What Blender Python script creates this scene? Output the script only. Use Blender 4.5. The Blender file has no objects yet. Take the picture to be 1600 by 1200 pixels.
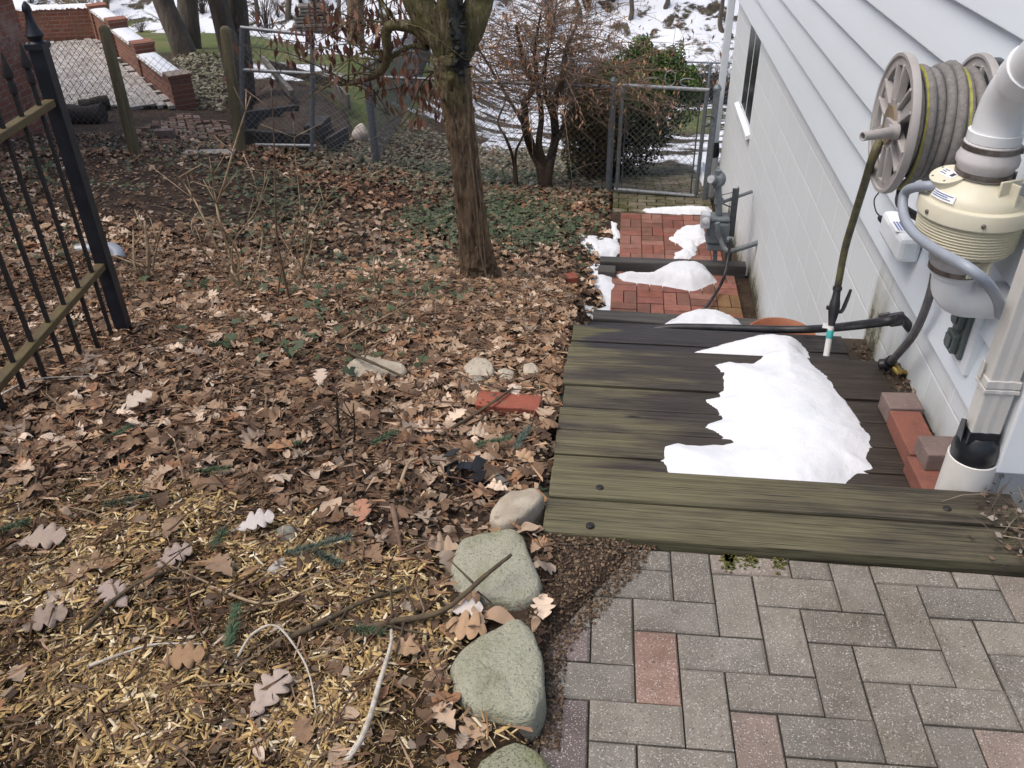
import bpy, math, random
import numpy as np
R_ = math.radians
random.seed(11)
rng = np.random.default_rng(7)
SC = bpy.context.scene
COL = SC.collection

# ------------------------------------------------------------------ camera
CAM_H = 1.6
FPX = 1338.0
def _basis():
    vy = np.array([990 - 800., -290 - 600., FPX]); vv = np.array([835 - 800., 2620 - 600., FPX])
    d = -vv / np.linalg.norm(vv)
    Y = vy - d * (vy @ d); Y /= np.linalg.norm(Y)
    return np.stack([np.cross(Y, d), Y, d])
RW = _basis()                       # world = RW @ camera(x right, y down, z forward)
EYE = np.array([0, 0, CAM_H])
cam_data = bpy.data.cameras.new('camera'); cam = bpy.data.objects.new('camera', cam_data); COL.objects.link(cam)
cam_data.sensor_width = 36; cam_data.lens = 36 * FPX / 1600; cam_data.clip_start = .05; cam_data.clip_end = 400
from mathutils import Matrix, Vector
_m = np.eye(4); _m[:3, 0] = RW[:, 0]; _m[:3, 1] = -RW[:, 1]; _m[:3, 2] = -RW[:, 2]; _m[:3, 3] = EYE
cam.matrix_world = Matrix([list(r) for r in _m])
SC.camera = cam

# ------------------------------------------------------------------ light (bright overcast)
SUN_EL, SUN_AZ = 62, -112          # azimuth measured from +Y towards +X : light from the left, a little ahead
w = bpy.data.worlds.new("World"); SC.world = w; w.use_nodes = True
nt = w.node_tree
sky = nt.nodes.new('ShaderNodeTexSky'); sky.sky_type = 'NISHITA'; sky.sun_disc = False
sky.sun_elevation = R_(SUN_EL); sky.sun_rotation = R_(SUN_AZ); sky.air_density = 1.0; sky.dust_density = 5.5; sky.ozone_density = 1.0
nt.links.new(sky.outputs[0], nt.nodes['Background'].inputs[0]); nt.nodes['Background'].inputs[1].default_value = .15
sl = bpy.data.lights.new('sun', 'SUN'); sl.energy = 1.15; sl.angle = R_(45); sl.color = (1, .975, .94)
sun = bpy.data.objects.new('sun', sl); COL.objects.link(sun)
sd_ = Vector((math.sin(R_(SUN_AZ)) * math.cos(R_(SUN_EL)), math.cos(R_(SUN_AZ)) * math.cos(R_(SUN_EL)), math.sin(R_(SUN_EL))))
sun.rotation_euler = sd_.to_track_quat('Z', 'Y').to_euler(); sun.location = sd_ * 30
SC.view_settings.view_transform = 'Standard'; SC.view_settings.look = 'None'; SC.view_settings.gamma = 1
SC.view_settings.exposure = 0.26

# ------------------------------------------------------------------ picking helpers (photo pixel -> point on a known plane)
def ray(px, py): return RW @ np.array([px - 800., py - 600., FPX])
def at_z(px, py, z): r = ray(px, py); return EYE + r * ((z - CAM_H) / r[2])
def at_x(px, py, x): r = ray(px, py); return EYE + r * (x / r[0])
def at_y(px, py, y): r = ray(px, py); return EYE + r * (y / r[1])
def at_d(px, py, d): return EYE + ray(px, py) / FPX * d

_tab = rng.random((256, 256))
def vnoise(x, y, s=0):
    x = np.asarray(x, float) + 37.3 * s + 1000; y = np.asarray(y, float) + 91.7 * s + 1000
    xi = np.floor(x).astype(int); yi = np.floor(y).astype(int); fx = x - xi; fy = y - yi
    fx = fx * fx * (3 - 2 * fx); fy = fy * fy * (3 - 2 * fy)
    a = _tab[xi % 256, yi % 256]; b = _tab[(xi + 1) % 256, yi % 256]; c = _tab[xi % 256, (yi + 1) % 256]; d = _tab[(xi + 1) % 256, (yi + 1) % 256]
    return (a * (1 - fx) + b * fx) * (1 - fy) + (c * (1 - fx) + d * fx) * fy
def fbm(x, y, s=0, o=4):
    v = 0; a = .5
    for i in range(o):
        v = v + a * vnoise(np.asarray(x) * 2 ** i, np.asarray(y) * 2 ** i, s + i); a *= .5
    return v
def sstep(a, b, v): t = np.clip((v - a) / (b - a), 0, 1); return t * t * (3 - 2 * t)

AY = [-6, 1.2, 1.66, 2.0, 2.6, 3.4, 4.5, 5.5, 6.5, 7.5, 9.3, 12, 20, 30, 32.5, 36, 60, 90]
AZ = [.03, .03, .02, -.06, -.2, -.42, -.80, -1.18, -1.46, -1.66, -1.95, -2.55, -4.3, -6.45, -6.9, -5.6, 7, 14]
BY = [-6, 1.2, 1.7, 3, 5, 7, 9, 11.5, 12.2, 15, 20, 30, 33, 36, 60, 90]
BZ = [.03, .02, 0, -.28, -.66, -1.05, -1.45, -1.83, -1.96, -2.16, -2.72, -4.5, -5.2, -4.4, 7, 14]
CY = [-6, 1.66, 1.70, 3.3, 3.4, 4.1, 5.45, 6.45, 6.5, 8.1, 8.15, 9.3, 12, 20, 30, 32.5, 36, 60, 90]
CZ = [-.05, -.05, -.40, -.46, -.95, -1.35, -1.58, -1.53, -1.69, -1.69, -1.92, -2.0, -2.6, -4.3, -6.45, -6.9, -5.6, 7, 14]
def ground_base(x, y):
    a = np.interp(y, AY, AZ); b = np.interp(y, BY, BZ); c = np.interp(y, CY, CZ)
    far_ = np.clip(y - 9, 0, 20); t = sstep(0, 1, (x + 4.4 + .16 * far_) / (3.0 + .10 * far_)); g = b * (1 - t) + a * t
    # the strip beside the house: patio, deck, stair and landings; its left border
    xl = np.interp(y, [1.60, 1.70, 5.2, 5.6, 9], [.0, -.13, -.13, -.02, -.02])
    k = sstep(-.06 - .40 * sstep(4.9, 5.4, y) * (1 - sstep(8.0, 8.8, y)), .03, x - xl)
    k = np.where(y < 1.66, sstep(-.13, -.09, x + .06 * 0) * (1 - sstep(0, .14, (y - 1.39) - x * 1.64)), k)
    k = np.where(y > 12, 0, k)
    return g * (1 - k) + c * k
def ground(x, y):
    x = np.asarray(x, float); y = np.asarray(y, float)
    g = ground_base(x, y)
    inn = (x > -.12) & (y < 9.2)
    am = np.where(inn, .004, .045) ; am = np.where(y > 32, .5, am)
    fr = np.where(y > 32, .35, 1.6)
    return g + am * (fbm(x * fr, y * fr, 3) - .47) * 2 + np.where(inn, 0, .012) * (fbm(x * 9, y * 9, 5, 2) - .37)
def hit(px, py, lo=.3, hi=80):
    r = ray(px, py); t0 = None
    ts = np.linspace(lo, hi, 6000); P = EYE[None] + r[None] / FPX * ts[:, None]
    d = P[:, 2] - ground(P[:, 0], P[:, 1]); k = int(np.argmax(d < 0))
    return P[k] if (d < 0).any() else P[-1]

# ------------------------------------------------------------------ materials
MATS = {}
def _new(name):
    m = bpy.data.materials.new(name); m.use_nodes = True; t = m.node_tree
    return m, t, t.nodes['Principled BSDF']
def _n(t, typ, **kw):
    n = t.nodes.new(typ)
    for k, v in kw.items(): setattr(n, k, v)
    return n
def _mixc(t, fac, a, b, mode='MIX'):
    n = _n(t, 'ShaderNodeMix', data_type='RGBA', blend_type=mode)
    for i, v in ((0, fac), (6, a), (7, b)):
        if isinstance(v, bpy.types.NodeSocket): t.links.new(v, n.inputs[i])
        elif i == 0: n.inputs[i].default_value = v
        else: n.inputs[i].default_value = (*v, 1)
    return n.outputs[2]
def _ramp(t, src, lo, hi):
    n = _n(t, 'ShaderNodeMapRange'); n.interpolation_type = 'SMOOTHSTEP'
    t.links.new(src, n.inputs[0]); n.inputs[1].default_value = lo; n.inputs[2].default_value = hi
    return n.outputs[0]
def _coord(t, scale=(1, 1, 1), loc=(0, 0, 0)):
    g = _n(t, 'ShaderNodeNewGeometry'); m = _n(t, 'ShaderNodeMapping'); m.inputs['Scale'].default_value = scale; m.inputs['Location'].default_value = loc
    t.links.new(g.outputs['Position'], m.inputs[0]); return m.outputs[0]
def _noise(t, vec, scale, detail=6, rough=.6, dist=0):
    n = _n(t, 'ShaderNodeTexNoise'); n.inputs['Scale'].default_value = scale; n.inputs['Detail'].default_value = detail
    n.inputs['Roughness'].default_value = rough; n.inputs['Distortion'].default_value = dist
    t.links.new(vec, n.inputs['Vector']); return n.outputs[0]
def _bump(t, bs, h, strength, dist, prev=None):
    b = _n(t, 'ShaderNodeBump'); b.inputs['Strength'].default_value = strength; b.inputs['Distance'].default_value = dist
    t.links.new(h, b.inputs['Height'])
    if prev is not None: t.links.new(prev, b.inputs['Normal'])
    t.links.new(b.outputs[0], bs.inputs['Normal']); return b.outputs[0]
def mat(name, c1, c2=None, scale=6, lo=.35, hi=.65, rough=.75, c3=None, s3=30, lo3=.5, hi3=.7, bump=0, bscale=60, bdist=.004, stretch=(1, 1, 1),
        metal=0, attr=False, spec=.4, transl=0):
    """two or three colours mixed by noise (c2 broad, c3 fine), optional bump, optional per-vertex colour multiplied in"""
    m, t, bs = _new(name); v = _coord(t, stretch)
    col = None
    if attr:
        a = _n(t, 'ShaderNodeAttribute', attribute_name='col'); col = _mixc(t, 1, a.outputs['Color'], c1, 'MULTIPLY')
    base = col if col is not None else c1
    if c2 is not None: base = _mixc(t, _ramp(t, _noise(t, v, scale), lo, hi), base, c2)
    if c3 is not None: base = _mixc(t, _ramp(t, _noise(t, v, s3, 4), lo3, hi3), base, c3)
    if isinstance(base, tuple): bs.inputs['Base Color'].default_value = (*base, 1)
    else: t.links.new(base, bs.inputs['Base Color'])
    bs.inputs['Roughness'].default_value = rough; bs.inputs['Metallic'].default_value = metal; bs.inputs['Specular IOR Level'].default_value = spec
    if bump: _bump(t, bs, _noise(t, v, bscale, 5, .65), bump, bdist)
    MATS[name] = m; return m

mat('snow', (.76, .785, .83), (.67, .71, .77), 9, .40, .75, .6, (.52, .55, .60), 130,   .66, .84, bump=.5, bscale=90, bdist=.006, spec=.3)
def _specks(m, dark=(.20, .17, .14)):
    t = m.node_tree; bs = t.nodes['Principled BSDF']; src = bs.inputs['Base Color'].links[0].from_socket
    c = _mixc(t, _ramp(t, _noise(t, _coord(t, (1, 1, 0)), 62, 1, .5), .80, .83), src, dark); t.links.new(c, bs.inputs['Base Color'])
_specks(MATS['snow'])
mat('siding', (.725, .80, .865), (.69, .76, .82), 2.2, .3, .75, .42, (.55, .60, .64), 9, .66, .9, bump=.04, bscale=30, bdist=.002, stretch=(1, .25, 1))
mat('white_trim', (.76, .81, .85), (.69, .74, .77), 5, .4, .8, .45, (.5, .5, .48), 24, .68, .85)
mat('gutter_white', (.60, .595, .57), (.52, .51, .48), 6, .4, .75, .45, (.36, .34, .30), 28, .64, .82)
mat('old_pvc', (.68, .67, .64), (.58, .57, .54), 9, .45, .75, .45, (.42, .41, .37), 35, .66, .8)
mat('pvc_pipe', (.74, .77, .80), (.68, .70, .72), 8, .45, .8, .32, (.55, .55, .55), 40, .7, .85)
mat('rubber_boot', (.56, .55, .56), (.45, .43, .44), 14, .4, .7, .7, (.72, .71, .71), 40, .6, .75, bump=.15, bscale=80, bdist=.002)
mat('fan_plastic', (.66, .635, .51), (.60, .57, .445), 8, .4, .8, .42, (.5, .46, .33), 35, .68, .85)
mat('fan_base', (.55, .525, .40), (.49, .46, .34), 8, .4, .8, .45)
mat('reel_plastic', (.40, .385, .38), (.33, .315, .305), 12, .4, .7, .5, (.20, .185, .175), 40, .66, .8)
mat('hub_tan', (.23, .185, .125), (.17, .135, .09), 20, .4, .7, .6)
mat('hose', (.205, .195, .19), (.15, .145, .142), 60, .4, .65, .7, (.26, .25, .245), 180, .55, .7, bump=.4, bscale=300, bdist=.001)
mat('hose_stripe', (.36, .36, .07), (.24, .24, .06), 60, .4, .65, .7, bump=.3, bscale=300, bdist=.001)
mat('hose_olive', (.13, .12, .055), (.075, .07, .045), 30, .4, .65, .6, (.22, .20, .09), 120, .58, .7)
mat('hose_dark', (.085, .085, .09), (.14, .135, .13), 25, .45, .7, .55, (.2, .19, .18), 90, .62, .75)
mat('black_rubber', (.018, .019, .022), (.035, .036, .04), 20, .4, .7, .42)
mat('black_boot', (.012, .014, .018), (.022, .024, .028), 12, .4, .7, .3)
mat('grey_conduit', (.30, .34, .40), (.26, .29, .34), 12, .4, .7, .4)
mat('outlet_grey', (.10, .125, .12), (.085, .10, .10), 30, .4, .7, .45)
mat('brass', (.42, .30, .09), (.2, .15, .06), 40, .4, .7, .35, metal=.8)
mat('clamp_steel', (.16, .14, .13), (.26, .24, .23), 30, .4, .6, .4, metal=.7)
mat('label_white', (.78, .80, .82), rough=.4)
mat('label_blue', (.10, .16, .36), rough=.4)
mat('ink', (.05, .05, .06), rough=.5)
mat('teal', (.05, .36, .36), rough=.5)
mat('galvanised', (.20, .225, .25), (.15, .17, .19), 30, .4, .65, .5, (.27, .29, .31), 70, .6, .75, metal=.35)
mat('galv_light', (.36, .37, .38), (.25, .27, .29), 30, .4, .65, .45, metal=.35)
mat('wire', (.17, .18, .19), (.12, .12, .125), 40, .4, .65, .55, metal=.3)
mat('wire_far', (.16, .17, .18), rough=.6, metal=.3)
mat('meter_grey', (.16, .185, .20), (.12, .14, .15), 20, .4, .7, .5, (.22, .235, .24), 60, .62, .75)
mat('meter_face', (.50, .53, .56), (.35, .37, .39), 30, .5, .75, .35)
mat('steel_bar', (.075, .085, .095), (.11, .115, .12), 20, .4, .7, .55)
mat('iron_black', (.012, .015, .022), (.022, .026, .035), 14, .4, .7, .45, (.05, .05, .05), 60, .66, .8, bump=.15, bscale=80, bdist=.002)
mat('iron_rust', (.016, .015, .017), (.040, .025, .019), 30, .5, .8, .6)
mat('iron_algae', (.115, .088, .038), (.085, .065, .035), 14, .4, .7, .6, (.16, .14, .085), 50, .58, .75)
mat('post_wood', (.19, .165, .10), (.115, .10, .06), 5, .35, .65, .85, (.27, .245, .18), 40, .55, .75, bump=.8, bscale=30, bdist=.02, stretch=(4, 4, .4))
mat('board_grey', (.20, .185, .165), (.12, .105, .09), 8, .35, .65, .85, (.3, .28, .255), 40, .58, .75, bump=.4, bscale=40, bdist=.006)
mat('board_dark', (.035, .034, .033), (.06, .055, .05), 8, .35, .65, .85)
mat('landing_timber', (.055, .053, .052), (.09, .085, .08), 8, .35, .65, .8, (.13, .125, .12), 50, .6, .78, bump=.4, bscale=30, bdist=.005, stretch=(.3, 3, 3))
def m_bark():
    m, t, bs = _new('bark'); v = _coord(t, (1.8, 1.8, .34)); v1 = _coord(t)
    c = _mixc(t, _ramp(t, _noise(t, v, 7), .38, .62), (.235, .162, .105), (.135, .096, .065))
    gp = _n(t, 'ShaderNodeNewGeometry'); sx = _n(t, 'ShaderNodeSeparateXYZ'); t.links.new(gp.outputs['Position'], sx.inputs[0])
    ad = _n(t, 'ShaderNodeMath', operation='MULTIPLY_ADD'); t.links.new(_noise(t, v1, 4, 5), ad.inputs[0]); ad.inputs[1].default_value = 1.6; t.links.new(sx.outputs[2], ad.inputs[2])
    ms = _mixc(t, _ramp(t, _noise(t, v1, 9, 5), .4, .6), (.20, .185, .085), (.15, .135, .07))
    c = _mixc(t, _ramp(t, ad.outputs[0], .75, 1.45), c, ms)
    c = _mixc(t, _ramp(t, _noise(t, v, 30, 4), .50, .72), c, (.33, .265, .19))
    n2 = _noise(t, v, 26, 6, .7); c = _mixc(t, _ramp(t, n2, .46, .34), c, (.045, .033, .024))
    c = _mixc(t, _ramp(t, _noise(t, v1, 16, 4), .66, .74), c, (.36, .36, .29))
    t.links.new(c, bs.inputs['Base Color']); bs.inputs['Roughness'].default_value = .92; bs.inputs['Specular IOR Level'].default_value = .2
    _bump(t, bs, n2, 1, .05); MATS['bark'] = m; MATS['bark_moss'] = m
m_bark()
mat('bark_dark', (.10, .085, .068), (.145, .12, .095), 5, .4, .6, .9, (.15, .13, .105), 26, .55, .75, bump=1, bscale=12, bdist=.08, stretch=(1.5, 1.5, .3))
mat('vine_dark', (.015, .017, .018), (.03, .032, .03), 20, .4, .6, .8, bump=.8, bscale=60, bdist=.01)
mat('vine_tan', (.17, .125, .085), (.10, .075, .05), 30, .4, .6, .8)
mat('twig_dark', (.04, .030, .024), (.07, .05, .038), 20, .4, .6, .85)
mat('twig_grey', (.135, .11, .09), (.085, .066, .052), 20, .4, .6, .85)
mat('bark_stem', (.085, .06, .042), (.05, .037, .028), 6, .4, .6, .9, (.14, .105, .08), 30, .55, .75, bump=.7, bscale=30, bdist=.02, stretch=(2, 2, .4))
mat('twig_pale', (.21, .155, .115), (.14, .10, .075), 20, .4, .6, .85)
mat('twig_tan', (.38, .29, .185), (.27, .20, .125), 20, .4, .6, .8)
mat('twig_brown', (.19, .125, .085), (.13, .085, .058), 20, .4, .6, .85)
mat('stick_white', (.52, .48, .41), (.34, .29, .22), 35, .45, .7, .85, (.20, .16, .11), 80, .6, .75, bump=.6, bscale=120, bdist=.004)
mat('stick_bark', (.10, .075, .045), (.065, .05, .032), 30, .4, .65, .85, (.17, .135, .09), 90, .6, .75, bump=.4, bscale=90, bdist=.004)
mat('litter', (1, 1, 1), (.13, .085, .055), 22, .52, .85, rough=.8, attr=True, c3=(.40, .33, .25), s3=120, lo3=.62, hi3=.85, spec=.25, bump=.5, bscale=90, bdist=.004)
mat('chips', (1, 1, 1), None, rough=.8, attr=True, spec=.3)
mat('foliage', (1, 1, 1), None, rough=.6, attr=True, spec=.35)
mat('boulder', (.40, .395, .31), (.27, .275, .165), 6, .45, .66, .95, (.16, .16, .11), 190, .54, .70, bump=1, bscale=90, bdist=.012)
mat('boulder_mossy', (.33, .335, .235), (.23, .245, .125), 5, .40, .62, .95, (.11, .11, .07), 170, .50, .66, bump=1, bscale=80, bdist=.014)
mat('boulder_grey', (.39, .39, .30), (.28, .285, .19), 7, .45, .66, .95, (.16, .16, .12), 200, .54, .70, bump=1, bscale=70, bdist=.014)
mat('pale_stone', (.46, .41, .33), (.33, .285, .22), 7, .4, .65, .9, (.22, .19, .15), 40, .58, .75, bump=.8, bscale=40, bdist=.008)
mat('grey_stone', (.22, .22, .19), (.15, .15, .12), 7, .4, .65, .9, (.30, .30, .27), 50, .58, .75, bump=.8, bscale=40, bdist=.006)
mat('brick_red', (.30, .088, .055), (.24, .075, .05), 9, .4, .65, .85, (.36, .14, .10), 60, .6, .78, bump=.35, bscale=90, bdist=.003)
mat('brick_dull', (.235, .092, .066), (.175, .075, .058), 12, .4, .7, .88, (.30, .16, .125), 90, .58, .76, bump=.5, bscale=110, bdist=.003)
mat('brick_brown', (.21, .155, .14), (.17, .125, .115), 9, .4, .65, .85, (.29, .235, .215), 110, .58, .7, bump=.5, bscale=110, bdist=.003)
mat('terracotta', (.29, .108, .055), (.24, .092, .05), 12, .4, .7, .6)
mat('terracotta_dark', (.16, .045, .02), rough=.7)
mat('log_dark', (.035, .03, .027), (.065, .055, .048), 8, .4, .65, .9, (.10, .09, .08), 40, .58, .75, bump=.8, bscale=20, bdist=.02)
mat('bag_white', (.66, .60, .54), (.48, .41, .35), 12, .45, .7, .7)
mat('black_plastic', (.012, .013, .016), (.022, .024, .028), 20, .4, .7, .38)
mat('concrete_cap', (.40, .38, .35), (.30, .28, .25), 12, .4, .7, .85)
mat('soil', (.060, .044, .032), (.085, .062, .045), 6, .35, .65, .95, (.13, .10, .072), 60, .58, .75, bump=1, bscale=60, bdist=.02)
mat('moss', (.085, .095, .022), (.13, .125, .035), 60, .4, .6, .95)
mat('joint_sand', (.035, .031, .022), (.022, .019, .015), 12, .4, .65, .95, (.05, .055, .02), 16, .62, .75)

def m_paver(name, speck=(.46, .44, .41), dark=(.06, .055, .05), moss=(.085, .085, .03), wear=(.66, .80), sp=(.57, .68)):
    m, t, bs = _new(name); v = _coord(t)
    a = _n(t, 'ShaderNodeAttribute', attribute_name='col')
    c = _mixc(t, _ramp(t, _noise(t, v, 14, 5), .3, .75), a.outputs['Color'], _mixc(t, 1, a.outputs['Color'], (.74, .74, .74), 'MULTIPLY'))
    c = _mixc(t, _ramp(t, _noise(t, v, 260, 2), *sp), c, speck)
    c = _mixc(t, _ramp(t, _noise(t, v, 210, 2), .62, .70), c, dark)
    c = _mixc(t, _ramp(t, _noise(t, v, 2.1, 6, .7), .45, .70), c, _mixc(t, 1, c, (.76, .735, .70), 'MULTIPLY')); c = _mixc(t, _ramp(t, _noise(t, v, 5, 4), *wear), c, moss)
    t.links.new(c, bs.inputs['Base Color']); bs.inputs['Roughness'].default_value = .85; bs.inputs['Specular IOR Level'].default_value = .3
    _bump(t, bs, _noise(t, v, 190, 4), .5, .003); MATS[name] = m
m_paver('paver'); m_paver('paver_red', (.36, .15, .10), (.10, .035, .025), (.12, .075, .035), (.56, .8), (.62, .75)); m_paver('paver_moss', (.27, .23, .16), (.05, .045, .03), (.075, .075, .03), (.42, .65)); m_paver('paver_pale', (.6, .58, .55), (.2, .19, .18), (.3, .29, .26), (.6, .8))

def m_deck(name, olive, brown, dark, amt, xfade):
    """weathered timber: grain along x, green algae where it stays damp (board ends), wet dark middle"""
    m, t, bs = _new(name); v = _coord(t, (.55, 30, 30)); v2 = _coord(t, (1.1, 5, 5))
    g = _noise(t, v, 5, 8, .7, .6); w_ = _noise(t, v2, 2.2, 5, .6)
    c = _mixc(t, _ramp(t, g, .38, .62), dark, brown)
    gp = _n(t, 'ShaderNodeNewGeometry'); sx = _n(t, 'ShaderNodeSeparateXYZ'); t.links.new(gp.outputs['Position'], sx.inputs[0])
    end = _ramp(t, sx.outputs[0], xfade[1], xfade[0])
    mx = _n(t, 'ShaderNodeMath', operation='MULTIPLY_ADD'); t.links.new(end, mx.inputs[0]); mx.inputs[1].default_value = .34
    t.links.new(w_, mx.inputs[2])
    al = _ramp(t, mx.outputs[0], amt[0], amt[1])
    c2 = _mixc(t, _ramp(t, g, .40, .60), olive, tuple(q * 1.75 for q in olive))
    c = _mixc(t, al, c, c2)
    c = _mixc(t, _ramp(t, _noise(t, v, 9, 3), .66, .74), c, tuple(q * 1.9 for q in brown))
    fine = _noise(t, _coord(t, (2.2, 160, 160)), 1.6, 3, .6, .3); c = _mixc(t, _ramp(t, fine, .42, .30), c, tuple(q * .45 for q in dark)); c = _mixc(t, _ramp(t, fine, .60, .72), c, tuple(q * 1.5 for q in brown))
    kn = _n(t, 'ShaderNodeTexVoronoi'); kn.inputs['Scale'].default_value = 1; t.links.new(_coord(t, (2.1, 7.2, 7.2), (.3, .36, 0)), kn.inputs['Vector']); c = _mixc(t, _ramp(t, kn.outputs['Distance'], .085, .03), c, tuple(q * .6 for q in dark))
    t.links.new(c, bs.inputs['Base Color'])
    rr = _n(t, 'ShaderNodeMapRange'); t.links.new(al, rr.inputs[0]); rr.inputs[3].default_value = .42; rr.inputs[4].default_value = .8
    t.links.new(rr.outputs[0], bs.inputs['Roughness']); bs.inputs['Specular IOR Level'].default_value = .35
    _bump(t, bs, g, .5, .006); MATS[name] = m
m_deck('curb_wood', (.090, .083, .048), (.080, .068, .050), (.030, .027, .020), (.50, .82), (-.3, 1.6))
m_deck('deck_wood', (.092, .084, .050), (.058, .047, .038), (.026, .021, .018), (.60, .92), (-.25, .6))
m_deck('lower_wood', (.070, .066, .036), (.048, .043, .042), (.025, .022, .023), (.72, .88), (-.2, .3))

def m_wall(name, c, mortar, u, bw, rh, ms, stain=None, colors=None, bump=.6, bd=.008, offs=.5):
    """block or brick wall: u = horizontal direction the courses run along"""
    m, t, bs = _new(name); g = _n(t, 'ShaderNodeNewGeometry')
    d = _n(t, 'ShaderNodeVectorMath', operation='DOT_PRODUCT'); t.links.new(g.outputs['Position'], d.inputs[0]); d.inputs[1].default_value = (*u, 0)
    s = _n(t, 'ShaderNodeSeparateXYZ'); t.links.new(g.outputs['Position'], s.inputs[0])
    cm = _n(t, 'ShaderNodeCombineXYZ'); t.links.new(d.outputs['Value'], cm.inputs[0])
    ad = _n(t, 'ShaderNodeMath', operation='ADD'); t.links.new(s.outputs[2], ad.inputs[0]); ad.inputs[1].default_value = 20.11; t.links.new(ad.outputs[0], cm.inputs[1])
    b = _n(t, 'ShaderNodeTexBrick'); t.links.new(cm.outputs[0], b.inputs['Vector']); b.inputs['Scale'].default_value = 1
    b.offset = offs
    b.inputs['Brick Width'].default_value = bw; b.inputs['Row Height'].default_value = rh; b.inputs['Mortar Size'].default_value = ms; b.inputs['Mortar Smooth'].default_value = .4
    b.inputs['Color1'].default_value = (*c[0], 1); b.inputs['Color2'].default_value = (*c[1], 1); b.inputs['Mortar'].default_value = (*mortar, 1); b.inputs['Bias'].default_value = -.1
    v = _coord(t)
    col = b.outputs['Color']
    if colors:
        col = _mixc(t, _ramp(t, _noise(t, v, 3.2, 5), .48, .68), col, colors[0]); col = _mixc(t, _ramp(t, _noise(t, v, 22, 3), .60, .74), col, colors[1])
    if stain:
        zz = _n(t, 'ShaderNodeMath', operation='MULTIPLY_ADD'); t.links.new(_noise(t, _coord(t, (1, 1, .5)), 3.0, 6, .7), zz.inputs[0]); zz.inputs[1].default_value = 1.0
        hg = _n(t, 'ShaderNodeAttribute', attribute_name='foot'); t.links.new(hg.outputs['Fac'], zz.inputs[2])
        col = _mixc(t, _ramp(t, zz.outputs[0], .92, 1.45), col, stain[0])
        z2 = _n(t, 'ShaderNodeMath', operation='MULTIPLY_ADD'); t.links.new(_noise(t, v, 26, 6, .75), z2.inputs[0]); z2.inputs[1].default_value = .8; t.links.new(zz.outputs[0], z2.inputs[2])
        col = _mixc(t, _ramp(t, z2.outputs[0], 1.68, 1.9), col, stain[1])
    t.links.new(col, bs.inputs['Base Color']); bs.inputs['Roughness'].default_value = .8; bs.inputs['Specular IOR Level'].default_value = .3
    inv = _n(t, 'ShaderNodeMath', operation='SUBTRACT'); inv.inputs[0].default_value = 1; t.links.new(b.outputs['Fac'], inv.inputs[1])
    n1 = _bump(t, bs, inv.outputs[0], bump, bd); _bump(t, bs, _noise(t, v, 35, 5), .25, .004, n1); MATS[name] = m
m_wall('foundation', ((.70, .75, .775), (.675, .725, .75)), (.80, .85, .87), (0, 1), .405, .203, .006, ((.40, .40, .34), (.085, .085, .055)), bump=.6, bd=.003)
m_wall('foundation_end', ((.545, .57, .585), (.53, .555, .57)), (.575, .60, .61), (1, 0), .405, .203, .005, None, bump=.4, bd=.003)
m_wall('brick_house_wall', ((.30, .115, .07), (.22, .085, .06)), (.30, .25, .21), (.35, .94), .215, .076, .006, None, ((.36, .23, .18), (.42, .33, .27)))
m_wall('garden_brick', ((.27, .11, .07), (.20, .085, .06)), (.27, .225, .19), (-.6, .8), .215, .072, .008, None, ((.22, .12, .08), (.38, .30, .25)))
m_wall('garden_brick_back', ((.27, .11, .07), (.20, .085, .06)), (.27, .225, .19), (1, 0), .215, .072, .008, None, ((.22, .12, .08), (.38, .30, .25)))

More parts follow.
